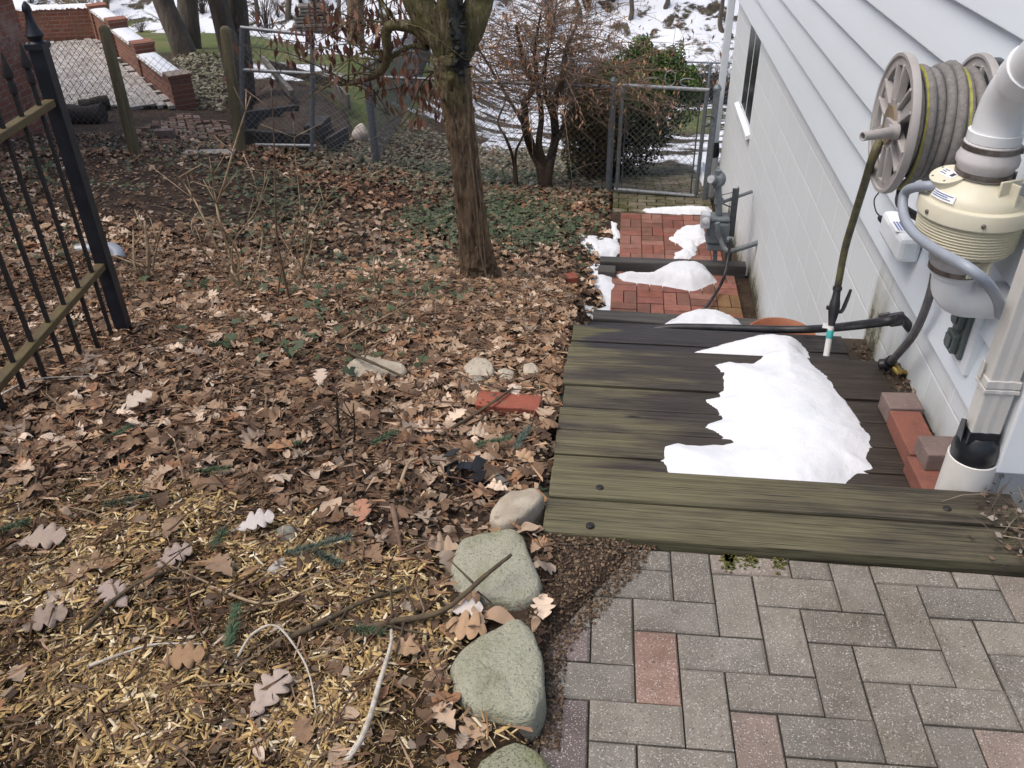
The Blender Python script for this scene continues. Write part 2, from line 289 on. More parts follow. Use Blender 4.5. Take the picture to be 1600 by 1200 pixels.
# ------------------------------------------------------------------ mesh builder
ORIG = {}
class B:
    def __init__(s): s.v = []; s.f = []; s.c = []
    def add(s, vs, fs, col=None):
        o = len(s.v); s.v += [tuple(map(float, p)) for p in vs]; s.f += [tuple(i + o for i in f) for f in fs]
        s.c += [col or (1, 1, 1)] * len(vs); return s
    def hexa(s, p, col=None): return s.add(p, [(3, 2, 1, 0), (4, 5, 6, 7), (0, 1, 5, 4), (1, 2, 6, 5), (2, 3, 7, 6), (3, 0, 4, 7)], col)
    def box(s, x0, x1, y0, y1, z0, z1, col=None):
        return s.hexa([(x0, y0, z0), (x1, y0, z0), (x1, y1, z0), (x0, y1, z0), (x0, y0, z1), (x1, y0, z1), (x1, y1, z1), (x0, y1, z1)], col)
    def obox(s, c, ax, ay, az, hx, hy, hz, col=None):
        c = np.array(c, float); ax, ay, az = [np.array(a, float) / np.linalg.norm(a) for a in (ax, ay, az)]
        q = []
        for k in (-1, 1):
            for i, j in ((-1, -1), (1, -1), (1, 1), (-1, 1)): q.append(c + ax * hx * i + ay * hy * j + az * hz * k)
        return s.hexa(q, col)
    def tube(s, pts, r, n=8, cap=True, col=None, smooth=0, jit=0, flat=1):
        P = np.array(pts, float)
        rr = np.full(len(P), r, float) if np.isscalar(r) else np.array(r, float)
        if smooth: P, rr = spline(P, rr, smooth)
        T = np.gradient(P, axis=0); T /= np.linalg.norm(T, axis=1)[:, None] + 1e-12
        u = np.cross(T[0], (0, 0, 1)); 
        if np.linalg.norm(u) < .1: u = np.cross(T[0], (1, 0, 0))
        u /= np.linalg.norm(u); vs = []; a = np.arange(n) / n * 2 * np.pi
        for i in range(len(P)):
            u = u - T[i] * (u @ T[i]); u /= np.linalg.norm(u) + 1e-12; v = np.cross(T[i], u)
            k = rr[i] * (1 + (jit * (rng.random(n) - .5) if jit else 0))
            vs.append(P[i] + (np.cos(a) * k)[:, None] * u + (np.sin(a) * k * flat)[:, None] * v)
        vs = np.concatenate(vs); fs = []
        for i in range(len(P) - 1):
            for j in range(n): fs.append((i * n + j, i * n + (j + 1) % n, (i + 1) * n + (j + 1) % n, (i + 1) * n + j))
        if cap: fs += [tuple(range(n))[::-1], tuple(range((len(P) - 1) * n, len(P) * n))]
        return s.add(vs, fs, col)
    def lathe(s, prof, c, axis=(0, 0, 1), n=28, col=None, start=None):
        """prof: (radius, height along axis)"""
        w_ = np.array(axis, float); w_ /= np.linalg.norm(w_); u = np.cross(w_, (0, 0, 1)) if abs(w_[2]) < .9 else np.cross(w_, (0, 1, 0))
        u /= np.linalg.norm(u); v = np.cross(w_, u); a = np.arange(n) / n * 2 * np.pi; c = np.array(c, float); vs = []; fs = []
        for r, h in prof: vs += list(c + w_ * h + r * (np.cos(a)[:, None] * u + np.sin(a)[:, None] * v))
        for i in range(len(prof) - 1):
            for j in range(n): fs.append((i * n + j, i * n + (j + 1) % n, (i + 1) * n + (j + 1) % n, (i + 1) * n + j))
        ring = tuple(prof[0]) == tuple(prof[-1])
        if prof[0][0] > 1e-4 and not ring: fs.append(tuple(range(n))[::-1])
        if prof[-1][0] > 1e-4 and not ring: fs.append(tuple(range((len(prof) - 1) * n, len(prof) * n)))
        return s.add(vs, fs, col)
    def build(s, name, m, parent=None, smooth=0, bevel=0, loc=None, sub=0):
        V = np.array(s.v); 
        if parent is not None: off = ORIG[parent.name]
        else:
            off = np.array(loc, float) if loc is not None else np.array([(V[:, 0].min() + V[:, 0].max()) / 2, (V[:, 1].min() + V[:, 1].max()) / 2, V[:, 2].min()])
        me = bpy.data.meshes.new(name); me.from_pydata([tuple(p) for p in V - off], [], s.f); me.validate()
        if any(c != (1, 1, 1) for c in s.c) and len(me.vertices) == len(s.c):
            a = me.color_attributes.new('col', 'FLOAT_COLOR', 'POINT'); a.data.foreach_set('color', np.column_stack([np.array(s.c), np.ones(len(s.c))]).astype(np.float32).ravel())
        return finish(me, name, m, parent, smooth, bevel, off, sub)
def finish(me, name, m, parent, smooth, bevel, off, sub=0):
    me.materials.append(MATS[m])
    o = bpy.data.objects.new(name, me); COL.objects.link(o)
    if smooth:
        me.polygons.foreach_set('use_smooth', [True] * len(me.polygons))
        if smooth > 1: me.set_sharp_from_angle(angle=R_(smooth))
    if parent is not None: o.parent = parent; ORIG[o.name] = off
    else: o.location = off; ORIG[o.name] = np.array(off, float)
    if bevel:
        b = o.modifiers.new('bevel', 'BEVEL'); b.width = bevel; b.segments = 2; b.limit_method = 'ANGLE'; b.angle_limit = R_(40)
    if sub:
        b = o.modifiers.new('sub', 'SUBSURF'); b.levels = sub; b.render_levels = sub
    return o
def spline(P, rr, k):
    n = len(P); Q = np.vstack([2 * P[0] - P[1], P, 2 * P[-1] - P[-2]]); out = []; ro = []
    for i in range(n - 1):
        p0, p1, p2, p3 = Q[i:i + 4]
        for t in np.arange(k) / k:
            out.append(.5 * (2 * p1 + (p2 - p0) * t + (2 * p0 - 5 * p1 + 4 * p2 - p3) * t ** 2 + (3 * p1 - p0 - 3 * p2 + p3) * t ** 3)); ro.append(rr[i] * (1 - t) + rr[i + 1] * t)
    out.append(P[-1]); ro.append(rr[-1]); return np.array(out), np.array(ro)
def tag(o, label=None, cat=None, group=None, kind=None):
    if label: o['label'] = label
    if cat: o['category'] = cat
    if group: o['group'] = group
    if kind: o['kind'] = kind
    return o
def thing(name, label, cat, loc, group=None):
    o = bpy.data.objects.new(name, None); COL.objects.link(o); o.location = tuple(map(float, loc)); o.empty_display_size = .1
    ORIG[o.name] = np.array(loc, float); return tag(o, label, cat, group)
def npmesh(name, V, F, m, cols=None, parent=None, smooth=0):
    """V (n,3) array, F (m,k) array of faces of one size"""
    off = ORIG[parent.name] if parent is not None else np.array([V[:, 0].mean(), V[:, 1].mean(), V[:, 2].min()])
    me = bpy.data.meshes.new(name); n, k = F.shape
    me.vertices.add(len(V)); me.vertices.foreach_set('co', (V - off).astype(np.float32).ravel())
    me.loops.add(n * k); me.loops.foreach_set('vertex_index', F.astype(np.int32).ravel())
    me.polygons.add(n); me.polygons.foreach_set('loop_start', np.arange(0, n * k, k, dtype=np.int32))
    try: me.polygons.foreach_set('loop_total', np.full(n, k, np.int32))
    except Exception: pass
    me.update(calc_edges=True)
    if cols is not None:
        a = me.color_attributes.new('col', 'FLOAT_COLOR', 'POINT'); a.data.foreach_set('color', np.column_stack([cols, np.ones(len(cols))]).astype(np.float32).ravel())
    return finish(me, name, m, parent, smooth, 0, off)
def in_poly(x, y, poly):
    poly = np.array(poly)[:, :2]; c = np.zeros(np.shape(x), bool); j = len(poly) - 1
    for i in range(len(poly)):
        xi, yi = poly[i]; xj, yj = poly[j]
        c ^= ((yi > y) != (yj > y)) & (x < (xj - xi) * (y - yi) / (yj - yi + 1e-12) + xi); j = i
    return c
def sdist(x, y, poly):
    poly = np.array(poly)[:, :2]; d = np.full(np.shape(x), 1e9)
    for i in range(len(poly)):
        a = poly[i]; b = poly[(i + 1) % len(poly)]; e = b - a
        t = np.clip(((x - a[0]) * e[0] + (y - a[1]) * e[1]) / (e @ e + 1e-12), 0, 1)
        d = np.minimum(d, np.hypot(x - a[0] - t * e[0], y - a[1] - t * e[1]))
    return np.where(in_poly(x, y, poly), d, -d)
def clip_poly(P, nx, ny, d):
    """keep the side nx*x+ny*y<=d"""
    out = []
    for i in range(len(P)):
        a, b = P[i], P[(i + 1) % len(P)]; fa = nx * a[0] + ny * a[1] - d; fb = nx * b[0] + ny * b[1] - d
        if fa <= 0: out.append(a)
        if (fa <= 0) != (fb <= 0): t = fa / (fa - fb); out.append((a[0] + (b[0] - a[0]) * t, a[1] + (b[1] - a[1]) * t))
    return out

# ================================================================== GROUND
def gpoly(pts): return [hit(*p) for p in pts]
GRASS = [gpoly([(150, 40), (250, 36), (330, 45), (400, 58), (485, 84), (560, 92), (700, 88), (740, 120), (640, 165), (560, 150), (500, 100), (400, 96), (330, 84), (250, 80), (185, 62)]),
         gpoly([(500, 120), (600, 140), (640, 150), (640, 205), (560, 200), (540, 160)]), gpoly([(1050, 175), (1110, 172), (1108, 205), (1050, 205)]), gpoly([(1052, 95), (1098, 93), (1090, 104), (1050, 106)])]
MULCH = [at_z(px, py, .02) for px, py in ((-200, 790), (60, 770), (180, 735), (300, 770), (450, 800), (560, 850), (680, 900), (710, 980), (690, 1100), (760, 1300), (-300, 1300))]
DIRT = [at_z(px, py, .02) for px, py in ((850, 850), (1010, 862), (960, 920), (900, 960), (900, 1000), (855, 1000), (840, 900))]
def axis_vals(parts):
    o = []
    for a, b, s in parts: o += list(np.arange(a, b, s))
    return np.array(o + [parts[-1][1]])
COVER = gpoly([(262, 84), (300, 78), (345, 84), (356, 110), (358, 178), (300, 172), (285, 120)])
gx = axis_vals([(-60, -14, 2), (-14, -8, .25), (-8, -3.2, .07), (-3.2, 1.3, .03), (1.3, 8, .4), (8, 60, 3)])
gy = axis_vals([(-5, .4, .25), (.4, 5, .03), (5, 10, .05), (10, 20, .14), (20, 36, .3), (36, 90, 1.2)])
GX, GY = np.meshgrid(gx, gy, indexing='ij'); GZ = ground(GX, GY)
nx_, ny_ = GX.shape
ii = (np.arange(nx_ - 1)[:, None] * ny_ + np.arange(ny_ - 1)[None]).ravel()
F = np.stack([ii, ii + ny_, ii + ny_ + 1, ii + 1], 1)
X, Y = GX.ravel(), GY.ravel()
gr = np.zeros_like(X)
for p in GRASS: gr = np.maximum(gr, sstep(-.5, .3, sdist(X, Y, p)))
sn = sstep(13.5, 15, Y) * (1 - gr) * np.where(X > -5, .505, .60) + gr * (.24 + .12 * (X > -7))
sn = np.where((Y > 9.6) & (Y <= 15) & (X > -2.2), np.maximum(sn, .44 + .06 * sstep(11, 14, Y)), sn)
sn = np.where(Y > 31, .545, sn)
sn = np.where((X < -2.4) & (Y < 14.5), 0, sn)
sn = np.where((X < -5.0) & (Y < 13), 0, sn)
sn = sn * (1 - sstep(-.5, .3, sdist(X, Y, COVER)))
mu = sstep(-.12, .12, sdist(X, Y, MULCH) + .25 * (fbm(X * 3, Y * 3, 8) - .47))
go = npmesh('ground', np.stack([X, Y, GZ.ravel()], 1), F, 'soil', np.stack([mu, gr, sn], 1), smooth=1)
def m_ground():
    m, t, bs = _new('ground'); v = _coord(t); a = _n(t, 'ShaderNodeAttribute', attribute_name='col'); s = _n(t, 'ShaderNodeSeparateColor'); t.links.new(a.outputs['Color'], s.inputs[0])
    c = _mixc(t, _ramp(t, _noise(t, v, 5, 6), .35, .65), (.038, .026, .019), (.070, .048, .034))
    c = _mixc(t, _ramp(t, _noise(t, v, 55, 4), .55, .72), c, (.14, .10, .07))
    c = _mixc(t, _ramp(t, _noise(t, v, 90, 3), .62, .72), c, (.015, .012, .01))
    mul = _mixc(t, _ramp(t, _noise(t, _coord(t, (1, 2.2, 1)), 70, 4), .45, .68), (.045, .030, .017), (.15, .098, .045))
    c = _mixc(t, s.outputs[0], c, mul)
    grs = _mixc(t, _ramp(t, _noise(t, v, 1.3, 6), .38, .64), (.085, .12, .036), (.15, .145, .06)); grs = _mixc(t, _ramp(t, _noise(t, v, 14, 5), .5, .7), grs, (.06, .085, .024))
    c = _mixc(t, s.outputs[1], c, grs)
    cov = _mixc(t, _ramp(t, _noise(t, v, 3, 6), .4, .6), (.085, .072, .05), (.04, .035, .026))
    dark = _ramp(t, s.outputs[2], .02, .25); c = _mixc(t, dark, c, _mixc(t, s.outputs[1], cov, grs))
    nz = _noise(t, _coord(t, (1, 1.0, 1)), 1.25, 10, .66, .3); ad = _n(t, 'ShaderNodeMath', operation='ADD'); t.links.new(nz, ad.inputs[0]); t.links.new(s.outputs[2], ad.inputs[1])
    msk = _ramp(t, ad.outputs[0], .955, 1.03)
    c = _mixc(t, msk, c, (.70, .73, .78))
    t.links.new(c, bs.inputs['Base Color']); bs.inputs['Roughness'].default_value = .92; bs.inputs['Specular IOR Level'].default_value = .2
    n1 = _bump(t, bs, _noise(t, v, 48, 6, .7), .9, .02); _bump(t, bs, msk, .6, .05, n1); MATS['ground'] = m
m_ground(); go.data.materials[0] = MATS['ground']; tag(go, kind='structure')

# ================================================================== PAVING
def pave(bld, rects, zf, clips=(), joint=.004, bev=.005, depth=.05, pal=None, keep=None):
    """rects: (cx, cy, half length, half width, angle)"""
    for (cx, cy, hl, hw, an) in rects:
        ca, sa = math.cos(an), math.sin(an); P = [(cx + ca * u - sa * v, cy + sa * u + ca * v) for u, v in ((-hl + joint / 2, -hw + joint / 2), (hl - joint / 2, -hw + joint / 2), (hl - joint / 2, hw - joint / 2), (-hl + joint / 2, hw - joint / 2))]
        for cl in clips:
            if len(P) > 2: P = clip_poly(P, *cl)
        if len(P) < 3: continue
        mx = sum(p[0] for p in P) / len(P); my = sum(p[1] for p in P) / len(P)
        if keep and not keep(mx, my): continue
        r = min(math.hypot(p[0] - mx, p[1] - my) for p in P)
        if r < .012: continue
        k = 1 - bev * 1.6 / max(r, .02); n = len(P); tx, ty = random.gauss(0, .006), random.gauss(0, .006); dz = random.gauss(0, .0012)
        zz = lambda x, y: zf(x, y) + dz + (x - mx) * tx + (y - my) * ty
        v = [(x, y, zf(x, y) - depth) for x, y in P] + [(x, y, zz(x, y) - bev * .8) for x, y in P] + [(mx + (x - mx) * k, my + (y - my) * k, zz(x, y)) for x, y in P]
        f = [(i, (i + 1) % n, n + (i + 1) % n, n + i) for i in range(n)] + [(n + i, n + (i + 1) % n, 2 * n + (i + 1) % n, 2 * n + i) for i in range(n)] + [tuple(range(2 * n, 3 * n))]
        c = random.choices([p[1] for p in pal], [p[0] for p in pal])[0]; q = random.uniform(.85, 1.14)
        if isinstance(pal, Pal): c = pal.pick(mx, my)
        bld.add(v, f, tuple(min(1, e * q) for e in c))
class Pal(list):
    pick = None
def herring(i0, i1, j0, j1, a, ox, oy, rot):
    out = []
    for i in range(i0, i1):
        for j in range(j0, j1):
            s = (i + j) % 4
            if s == 0: u, v, an = (i + .5) * a, (j + 0) * a, math.pi / 2      # vertical, this cell is its top
            elif s == 1: u, v, an = (i + 1) * a, (j + .5) * a, 0
            else: continue
            out.append((ox + u * math.cos(rot) - v * math.sin(rot), oy + u * math.sin(rot) + v * math.cos(rot), a, a / 2, an + rot))
    return out
pal = Pal([(5, (.20, .192, .165)), (3, (.185, .18, .165)), (2, (.225, .185, .16)), (1.3, (.24, .17, .145))])
def pick(x, y):
    if abs(x - .155) < .04 and abs(y - 1.283) < .05: return (.30, .195, .158)
    c = random.choices([(.222, .203, .172), (.208, .194, .168), (.228, .196, .167), (.236, .185, .158)], [5, 3, 1.2, .35])[0]
    if x < .0 and y < 1.40: c = (.16, .13, .125)
    return c
pal.pick = pick
pb = B(); pave(pb, herring(-8, 24, -26, 8, .1, .104, 1.284, R_(1.2)), lambda x, y: 0, clips=((0, 1, 1.655), (-1, 0, .105)), pal=pal)
tag(pb.build('patio', 'paver'), kind='structure')
mb_ = B()
for k in range(220):
    x = random.choice((.345, .40, .345, .47, .345)) + random.gauss(0, .009); y = 1.655 - abs(random.gauss(0, .022)); s_ = random.uniform(.0015, .004); mb_.obox((x, y, .001), (1, random.random(), 0), (-random.random(), 1, 0), (0, 0, 1), s_, s_ * .8, .0015)
tag(mb_.build('moss', 'moss'), 'small clumps of moss in the paver joints under the curb board', 'moss', kind='stuff')
jb = B(); jb.box(-.16, 2.6, -2, 1.66, -.05, -.0085); tag(jb.build('paving_sand', 'joint_sand'), kind='structure')

def basket(x0, x1, y0, y1, a=.101):
    out = []; ni = int((x1 - x0) / (2 * a)) + 1; nj = int((y1 - y0) / (2 * a)) + 1
    for i in range(ni):
        for j in range(nj):
            cx, cy = x0 + (2 * i + 1) * a, y0 + (2 * j + 1) * a
            if (i + j) % 2: out += [(cx, cy - a / 2, a, a / 2, 0), (cx, cy + a / 2, a, a / 2, 0)]
            else: out += [(cx - a / 2, cy, a, a / 2, math.pi / 2), (cx + a / 2, cy, a, a / 2, math.pi / 2)]
    return out
redp = Pal([(1, (.30, .10, .07))]); redp.pick = lambda x, y: random.choice([(.27, .105, .08), (.31, .135, .105), (.24, .10, .08), (.285, .145, .115), (.21, .105, .08)]) if not (x > .75 and y < 6.0) else random.choice([(.2, .12, .06), (.24, .10, .06)])
lb = B(); pave(lb, basket(.02, 1.06, 5.44, 6.42), lambda x, y: -1.5, clips=((0, 1, 6.38), (1, 0, 1.0 )), pal=redp, joint=.006, bev=.003)
pave(lb, basket(.08, 1.0, 6.5, 8.12), lambda x, y: -1.66 - .012 * (y - 6.5), clips=((0, 1, 8.05), (1, 0, .98)), pal=redp, joint=.006, bev=.003)
tag(lb.build('brick_path', 'paver_red'), kind='structure')
mosp = Pal([(1, (.16, .13, .08))]); mosp.pick = lambda x, y: random.choice([(.23, .20, .15), (.19, .17, .115), (.27, .235, .18), (.20, .185, .12)])
gp = B(); rows = []
for j in range(36):
    for i in range(7): rows.append((.06 + i * .205 + (j % 2) * .1 - .1, 8.22 + j * .104, .1, .05, 0))
pave(gp, rows, lambda x, y: float(np.interp(y, [8, 9.3, 12, 14], [-1.90, -1.955, -2.55, -2.95])) + .012, clips=((-1, 0, -.0), (1, 0, 1.06)), pal=mosp, joint=.008, bev=.004)
tag(gp.build('garden_path', 'paver_moss'), kind='structure')
# neighbour's pale patio and the loose brick path beside it
A0, A1 = at_z(272, 163, -1.88)[:2], at_z(150, 60, -1.88)[:2]; A2 = at_z(20, 74, -1.88)[:2]; A3 = at_z(100, 178, -1.88)[:2]
PP = [A0, A1, A2 + np.array([-1, 0]), A3 + np.array([-2, 0])]
e1 = (A1 - A0) / np.linalg.norm(A1 - A0); 
palp = Pal([(1, (.42, .4, .38))]); palp.pick = lambda x, y: random.choice([(.40, .385, .37), (.46, .44, .43), (.36, .34, .32), (.43, .40, .37)])
pp = B(); pave(pp, herring(-60, 60, -60, 60, .13, -9, 14, R_(37)), lambda x, y: -1.88, pal=palp, joint=.012, bev=.004, keep=lambda x, y: bool(in_poly(np.array(x), np.array(y), PP)))
tag(pp.build('neighbour_patio', 'paver_pale'), kind='structure')
jb = B(); q = [(x, y) for x, y in PP]; jb.hexa([(x, y, -2.6) for x, y in q] + [(x, y, -1.895) for x, y in q]); tag(jb.build('patio_base', 'joint_sand'), kind='structure')

# ================================================================== TIMBER DECK
dk = thing('timber_deck', 'low mossy timber deck with plank steps going down beside the white house wall', 'deck', (.45, 2.4, -.4))
b = B(); b.box(-.14, 1.135, 1.667, 1.803, -.20, .026); b.build('curb_board', 'curb_wood', dk, bevel=.006)
b = B(); b.box(-.135, 1.128, 1.810, 1.943, -.20, .030); b.build('curb_board', 'curb_wood', dk, bevel=.006)
b = B(); y = 1.95; tops = []
for k in range(7):
    h = .1385; x0 = -.145 + random.uniform(-.006, .006); x1 = 1.04 + random.uniform(-.03, .02)
    z0 = -.15 + random.uniform(-.003, .003); tl = random.uniform(-.004, .004)
    b.hexa([(x0, y, -.20), (x1, y, -.20), (x1, y + h - .006, -.20), (x0, y + h - .006, -.20), (x0, y, z0), (x1, y, z0 + tl), (x1, y + h - .006, z0 + tl), (x0, y + h - .006, z0)]); y += h
b.build('deck_plank', 'deck_wood', dk, bevel=.004)
b = B(); y = 2.92
for k in range(3):
    b.box(-.14 + random.uniform(-.01, .0), 1.02 + random.uniform(-.03, .02), y, y + .141, -.36, -.30 + random.uniform(-.002, .002)); y += .147
b.build('lower_plank', 'lower_wood', dk, bevel=.004)
b = B()
for y0, y1, z in ((3.37, 4.1, -.72), (4.1, 4.85, -1.12), (4.85, 5.42, -1.46)): b.box(-.12, 1.06, y0, y1, z - .3, z)
b.build('stair_tread', 'lower_wood', dk, bevel=.008)
b = B(); b.box(-.13, -.09, 1.95, 2.90, -.5, -.203); b.box(1.0, 1.04, 1.95, 2.9, -.5, -.203); b.box(-.12, 1.0, 2.885, 2.915, -.36, -.203); b.box(-.12, 1.0, 3.33, 3.36, -.72, -.365); b.build('side_beam', 'deck_wood', dk, bevel=.004)
for px, py in ((937, 762), (922, 821), (1480, 795)):
    p = at_z(px, py, .03); b = B(); b.lathe([(.011, -.004), (.011, .002), (.008, .0045), (.001, .005)], p, n=14); b.build('bolt_head', 'iron_rust', dk, smooth=30)

# landing timbers
def timber(label, x0, x1, y0, y1, z0, z1, tilt=0):
    b = B(); b.hexa([(x0, y0, z0), (x1, y0, z0), (x1, y1, z0), (x0, y1, z0), (x0, y0, z1), (x1, y0, z1 + tilt), (x1, y1, z1 + tilt), (x0, y1, z1)])
    return tag(b.build('landscape_timber', 'landing_timber', bevel=.008), label, 'timber', 'timber edgings of the brick landings')
timber('dark weathered timber edging nearest the deck, mostly under a snow pile', -.10, 1.10, 5.44, 5.58, -1.62, -1.425, -.02)
timber('dark timber edging across the two brick landings, beside the gas meter', -.08, 1.09, 6.40, 6.50, -1.70, -1.425)
timber('timber sill right below the chain link gate at the end of red bricks', -.02, 1.06, 8.10, 8.2, -1.95, -1.76)
b = B(); b.box(-.09, .05, 6.26, 6.385, -1.75, -1.45); tag(b.build('timber_block', 'landing_timber', bevel=.008), 'short dark timber block under the left end of the edging by the meter', 'timber')

# ================================================================== HOUSE
hs = thing('house', 'white house side with lapped siding over a painted block foundation', 'house', (4.5, 5.5, -2.4))
b = B(); ys = np.linspace(2.0, 9.2, 90); zs = np.linspace(-2.4, .115, 40)
vs = [(1.12, y, z) for y in ys for z in zs]; fs = [(i * 40 + j, i * 40 + j + 1, (i + 1) * 40 + j + 1, (i + 1) * 40 + j) for i in range(89) for j in range(39)]
# leave the basement window opening out of the sheet
WY0, WY1, WZ0, WZ1 = 7.43, 8.16, -.63, .085
def _foot(y): return float(ground_base(1.0, y)) if y > 3.4 else (-.18 if y > 1.7 else -.05)
keepf = []
for f in fs:
    cy = sum(vs[i][1] for i in f) / 4; cz = sum(vs[i][2] for i in f) / 4
    if not (WY0 < cy < WY1 and WZ0 < cz < WZ1): keepf.append(f)
b.add(vs, keepf)
fo = b.build('foundation_wall', 'foundation', hs)
at = fo.data.attributes.new('foot', 'FLOAT', 'POINT'); at.data.foreach_set('value', [float(np.clip(1 - (v[2] - _foot(v[1])) / .55, 0, 1)) * (.62 + .38 * (v[1] > 3.2)) for v in vs])
b = B(); b.box(1.135, 9, 9.19, 9.2, -2.4, .11); b.box(1.16, 9, 2.0, 2.02, -2.4, .11); b.box(8.98, 9, 2.03, 9.18, -2.4, .11); b.box(1.122, 1.16, 2.0, 2.03, -2.4, .10); b.build('foundation_end', 'foundation_end', hs)
sid = B(); ZB = [.112, .325, .52, .705, .89, 1.075]
while ZB[-1] < 3.9: ZB.append(ZB[-1] + .19)
def lap(p0, p1, nrm):
    p0, p1, nrm = [np.array(a, float) for a in (p0, p1, nrm)]
    for k in range(len(ZB) - 1):
        z0, z1 = ZB[k], ZB[k + 1]; V = []
        for p in (p0, p1):
            for o_, z in ((0, z0 + .003), (.036, z0 - .002), (.0395, z0 + .003), (.039, z0 + .012), (.010, z1 + .004)): V.append((*(p + nrm * o_)[:2], z))
        sid.add(V, [(i, i + 1, i + 6, i + 5) for i in range(4)])
lap((1.118, 9.2), (1.118, 2.02), (-1, 0)); lap((1.16, 1.995), (9, 1.995), (0, -1)); lap((9.0, 9.22), (1.13, 9.22), (0, 1)); lap((9.01, 2.0), (9.01, 9.2), (1, 0))
sid.build('siding', 'siding', hs, smooth=20)
b = B(); b.box(1.075, 1.16, 1.955, 2.022, .085, 3.9); b.build('corner_trim', 'white_trim', hs, bevel=.006); b = B(); b.box(1.08, 1.15, 9.2, 9.255, .1, 3.9); b.build('corner_trim', 'white_trim', hs, bevel=.006)
b = B(); b.box(1.11, 1.119, 2.03, 9.19, .085, .112); b.build('starter_strip', 'white_trim', hs)
b = B(); b.hexa([(.8, 1.7, 3.9), (9.3, 1.7, 3.9), (9.3, 9.5, 3.9), (.8, 9.5, 3.9), (.8, 1.7, 4.0), (9.3, 1.7, 4.0), (9.3, 9.5, 4.0), (.8, 9.5, 4.0)])
b.add([(.75, 1.65, 4.0), (.75, 9.55, 4.0), (5, 1.65, 6.2), (5, 9.55, 6.2), (9.35, 1.65, 4.0), (9.35, 9.55, 4.0)], [(0, 2, 3, 1), (2, 4, 5, 3), (0, 4, 2), (1, 3, 5)]); b.build('roof', 'board_dark', hs)
wn = B()
for a0, a1, c0, c1 in ((WY0 - .02, WY0 + .012, WZ0, WZ1), (WY1 - .012, WY1 + .02, WZ0, WZ1), (WY0 + .012, WY1 - .012, WZ1 - .015, WZ1), (WY0 + .012, WY1 - .012, WZ0, WZ0 + .015)): wn.box(1.115, 1.150, a0, a1, c0, c1)
ym = (WY0 + WY1) / 2; wn.box(1.1165, 1.145, ym - .009, ym + .009, WZ0 + .015, WZ1 - .015)
wo = wn.build('window', 'white_trim', hs, bevel=.003)
m, t, bs = _new('dark_glass'); bs.inputs['Base Color'].default_value = (.012, .015, .02, 1); bs.inputs['Roughness'].default_value = .25; bs.inputs['Specular IOR Level'].default_value = .15; MATS['dark_glass'] = m
b = B(); b.box(1.1185, 1.124, WY0 + .005, WY1 - .005, WZ0 + .005, WZ1 - .005); b.build('pane', 'dark_glass', wo)
b = B(); b.hexa([(1.085, WY0 - .06, -.72), (1.19, WY0 - .06, -.66), (1.19, WY1 + .22, -.66), (1.085, WY1 + .22, -.72), (1.085, WY0 - .06, -.68), (1.19, WY0 - .06, -.625), (1.19, WY1 + .22, -.625), (1.085, WY1 + .22, -.68)]); b.build('sill', 'white_trim', wo, bevel=.003)
# chipped concrete footing at the near corner
b = B(); b.box(1.185, 1.9, 1.70, 1.97, -.3, .05); o = b.build('footing', 'old_pvc', hs, bevel=.02); o['label'] = 'chipped white painted footing at the near corner'

# far downspout
d = thing('downspout', 'white downspout at the far corner of the house beside the gate', 'downspout', (1.055, 9.30, -1.95), 'downspouts')
b = B(); b.box(1.02, 1.09, 9.265, 9.325, -1.35, 3.88); b.build('pipe', 'white_trim', d, bevel=.006)
b = B(); b.lathe([(.058, 0), (.062, .05), (.05, .12), (.045, .16)], (1.055, 9.295, -1.50), n=16); b.build('rubber_adapter', 'black_boot', d, smooth=30)
b = B(); b.lathe([(.055, 0), (.055, .46), (.049, .46), (.049, .40)], (1.055, 9.295, -1.95), n=18); b.build('drain_pipe', 'old_pvc', d, smooth=30)
# near downspout
d = thing('downspout', 'white downspout nearest the camera, running into a black rubber boot and wide white drain pipe', 'downspout', (1.04, 2.005, -.15), 'downspouts')
b = B(); pr = [(-.044, -.034), (.044, -.034), (.044, .034), (-.044, .034)]
def rectpipe(b, path, hx, hy):
    vs = []
    for (x, y, z) in path: vs += [(x - hx, y - hy, z), (x - hx * .35, y - hy * .92, z), (x, y - hy, z), (x + hx * .35, y - hy * .92, z), (x + hx, y - hy, z), (x + hx, y + hy, z), (x - hx, y + hy, z)]
    n = 7; fs = [(i * n + j, i * n + (j + 1) % n, (i + 1) * n + (j + 1) % n, (i + 1) * n + j) for i in range(len(path) - 1) for j in range(n)]
    b.add(vs, fs + [tuple(range(n))[::-1], tuple(range((len(path) - 1) * n, len(path) * n))])
rectpipe(b, [(1.024, 2.0, .195), (1.024, 2.0, 3.85)], .038, .029); b.build('pipe', 'gutter_white', d, bevel=.005)
b = B(); rectpipe(b, [(1.024, 2.0, .335), (1.024, 2.0, .346)], .044, .035); rectpipe(b, [(1.024, 2.0, .350), (1.024, 2.0, .372)], .0425, .0335); b.obox((.976, 2.01, .385), (1, 0, .12), (0, 1, 0), (0, 0, 1), .0012, .010, .026); b.build('strap', 'gutter_white', d, bevel=.004)
b = B(); b.lathe([(.055, 0), (.0585, .055), (.060, .075), (.0585, .092), (.052, .110), (.040, .128)], (1.027, 2.003, .055), n=30); rectpipe(b, [(1.024, 2.0, .165), (1.024, 2.0, .206)], .0405, .0315); b.hexa([(.976, 1.985, .15), (.981, 1.985, .15), (.981, 2.03, .15), (.976, 2.03, .15), (.974, 1.995, .232), (.978, 1.995, .232), (.979, 2.025, .215), (.975, 2.025, .215)]); b.build('rubber_adapter', 'black_boot', d, smooth=40, bevel=.004)
b = B(); b.lathe([(.066, 0), (.066, .255), (.0635, .257), (.060, .255), (.060, .15)], (1.030, 2.005, -.15), n=36); b.build('drain_pipe', 'old_pvc', d, smooth=30)

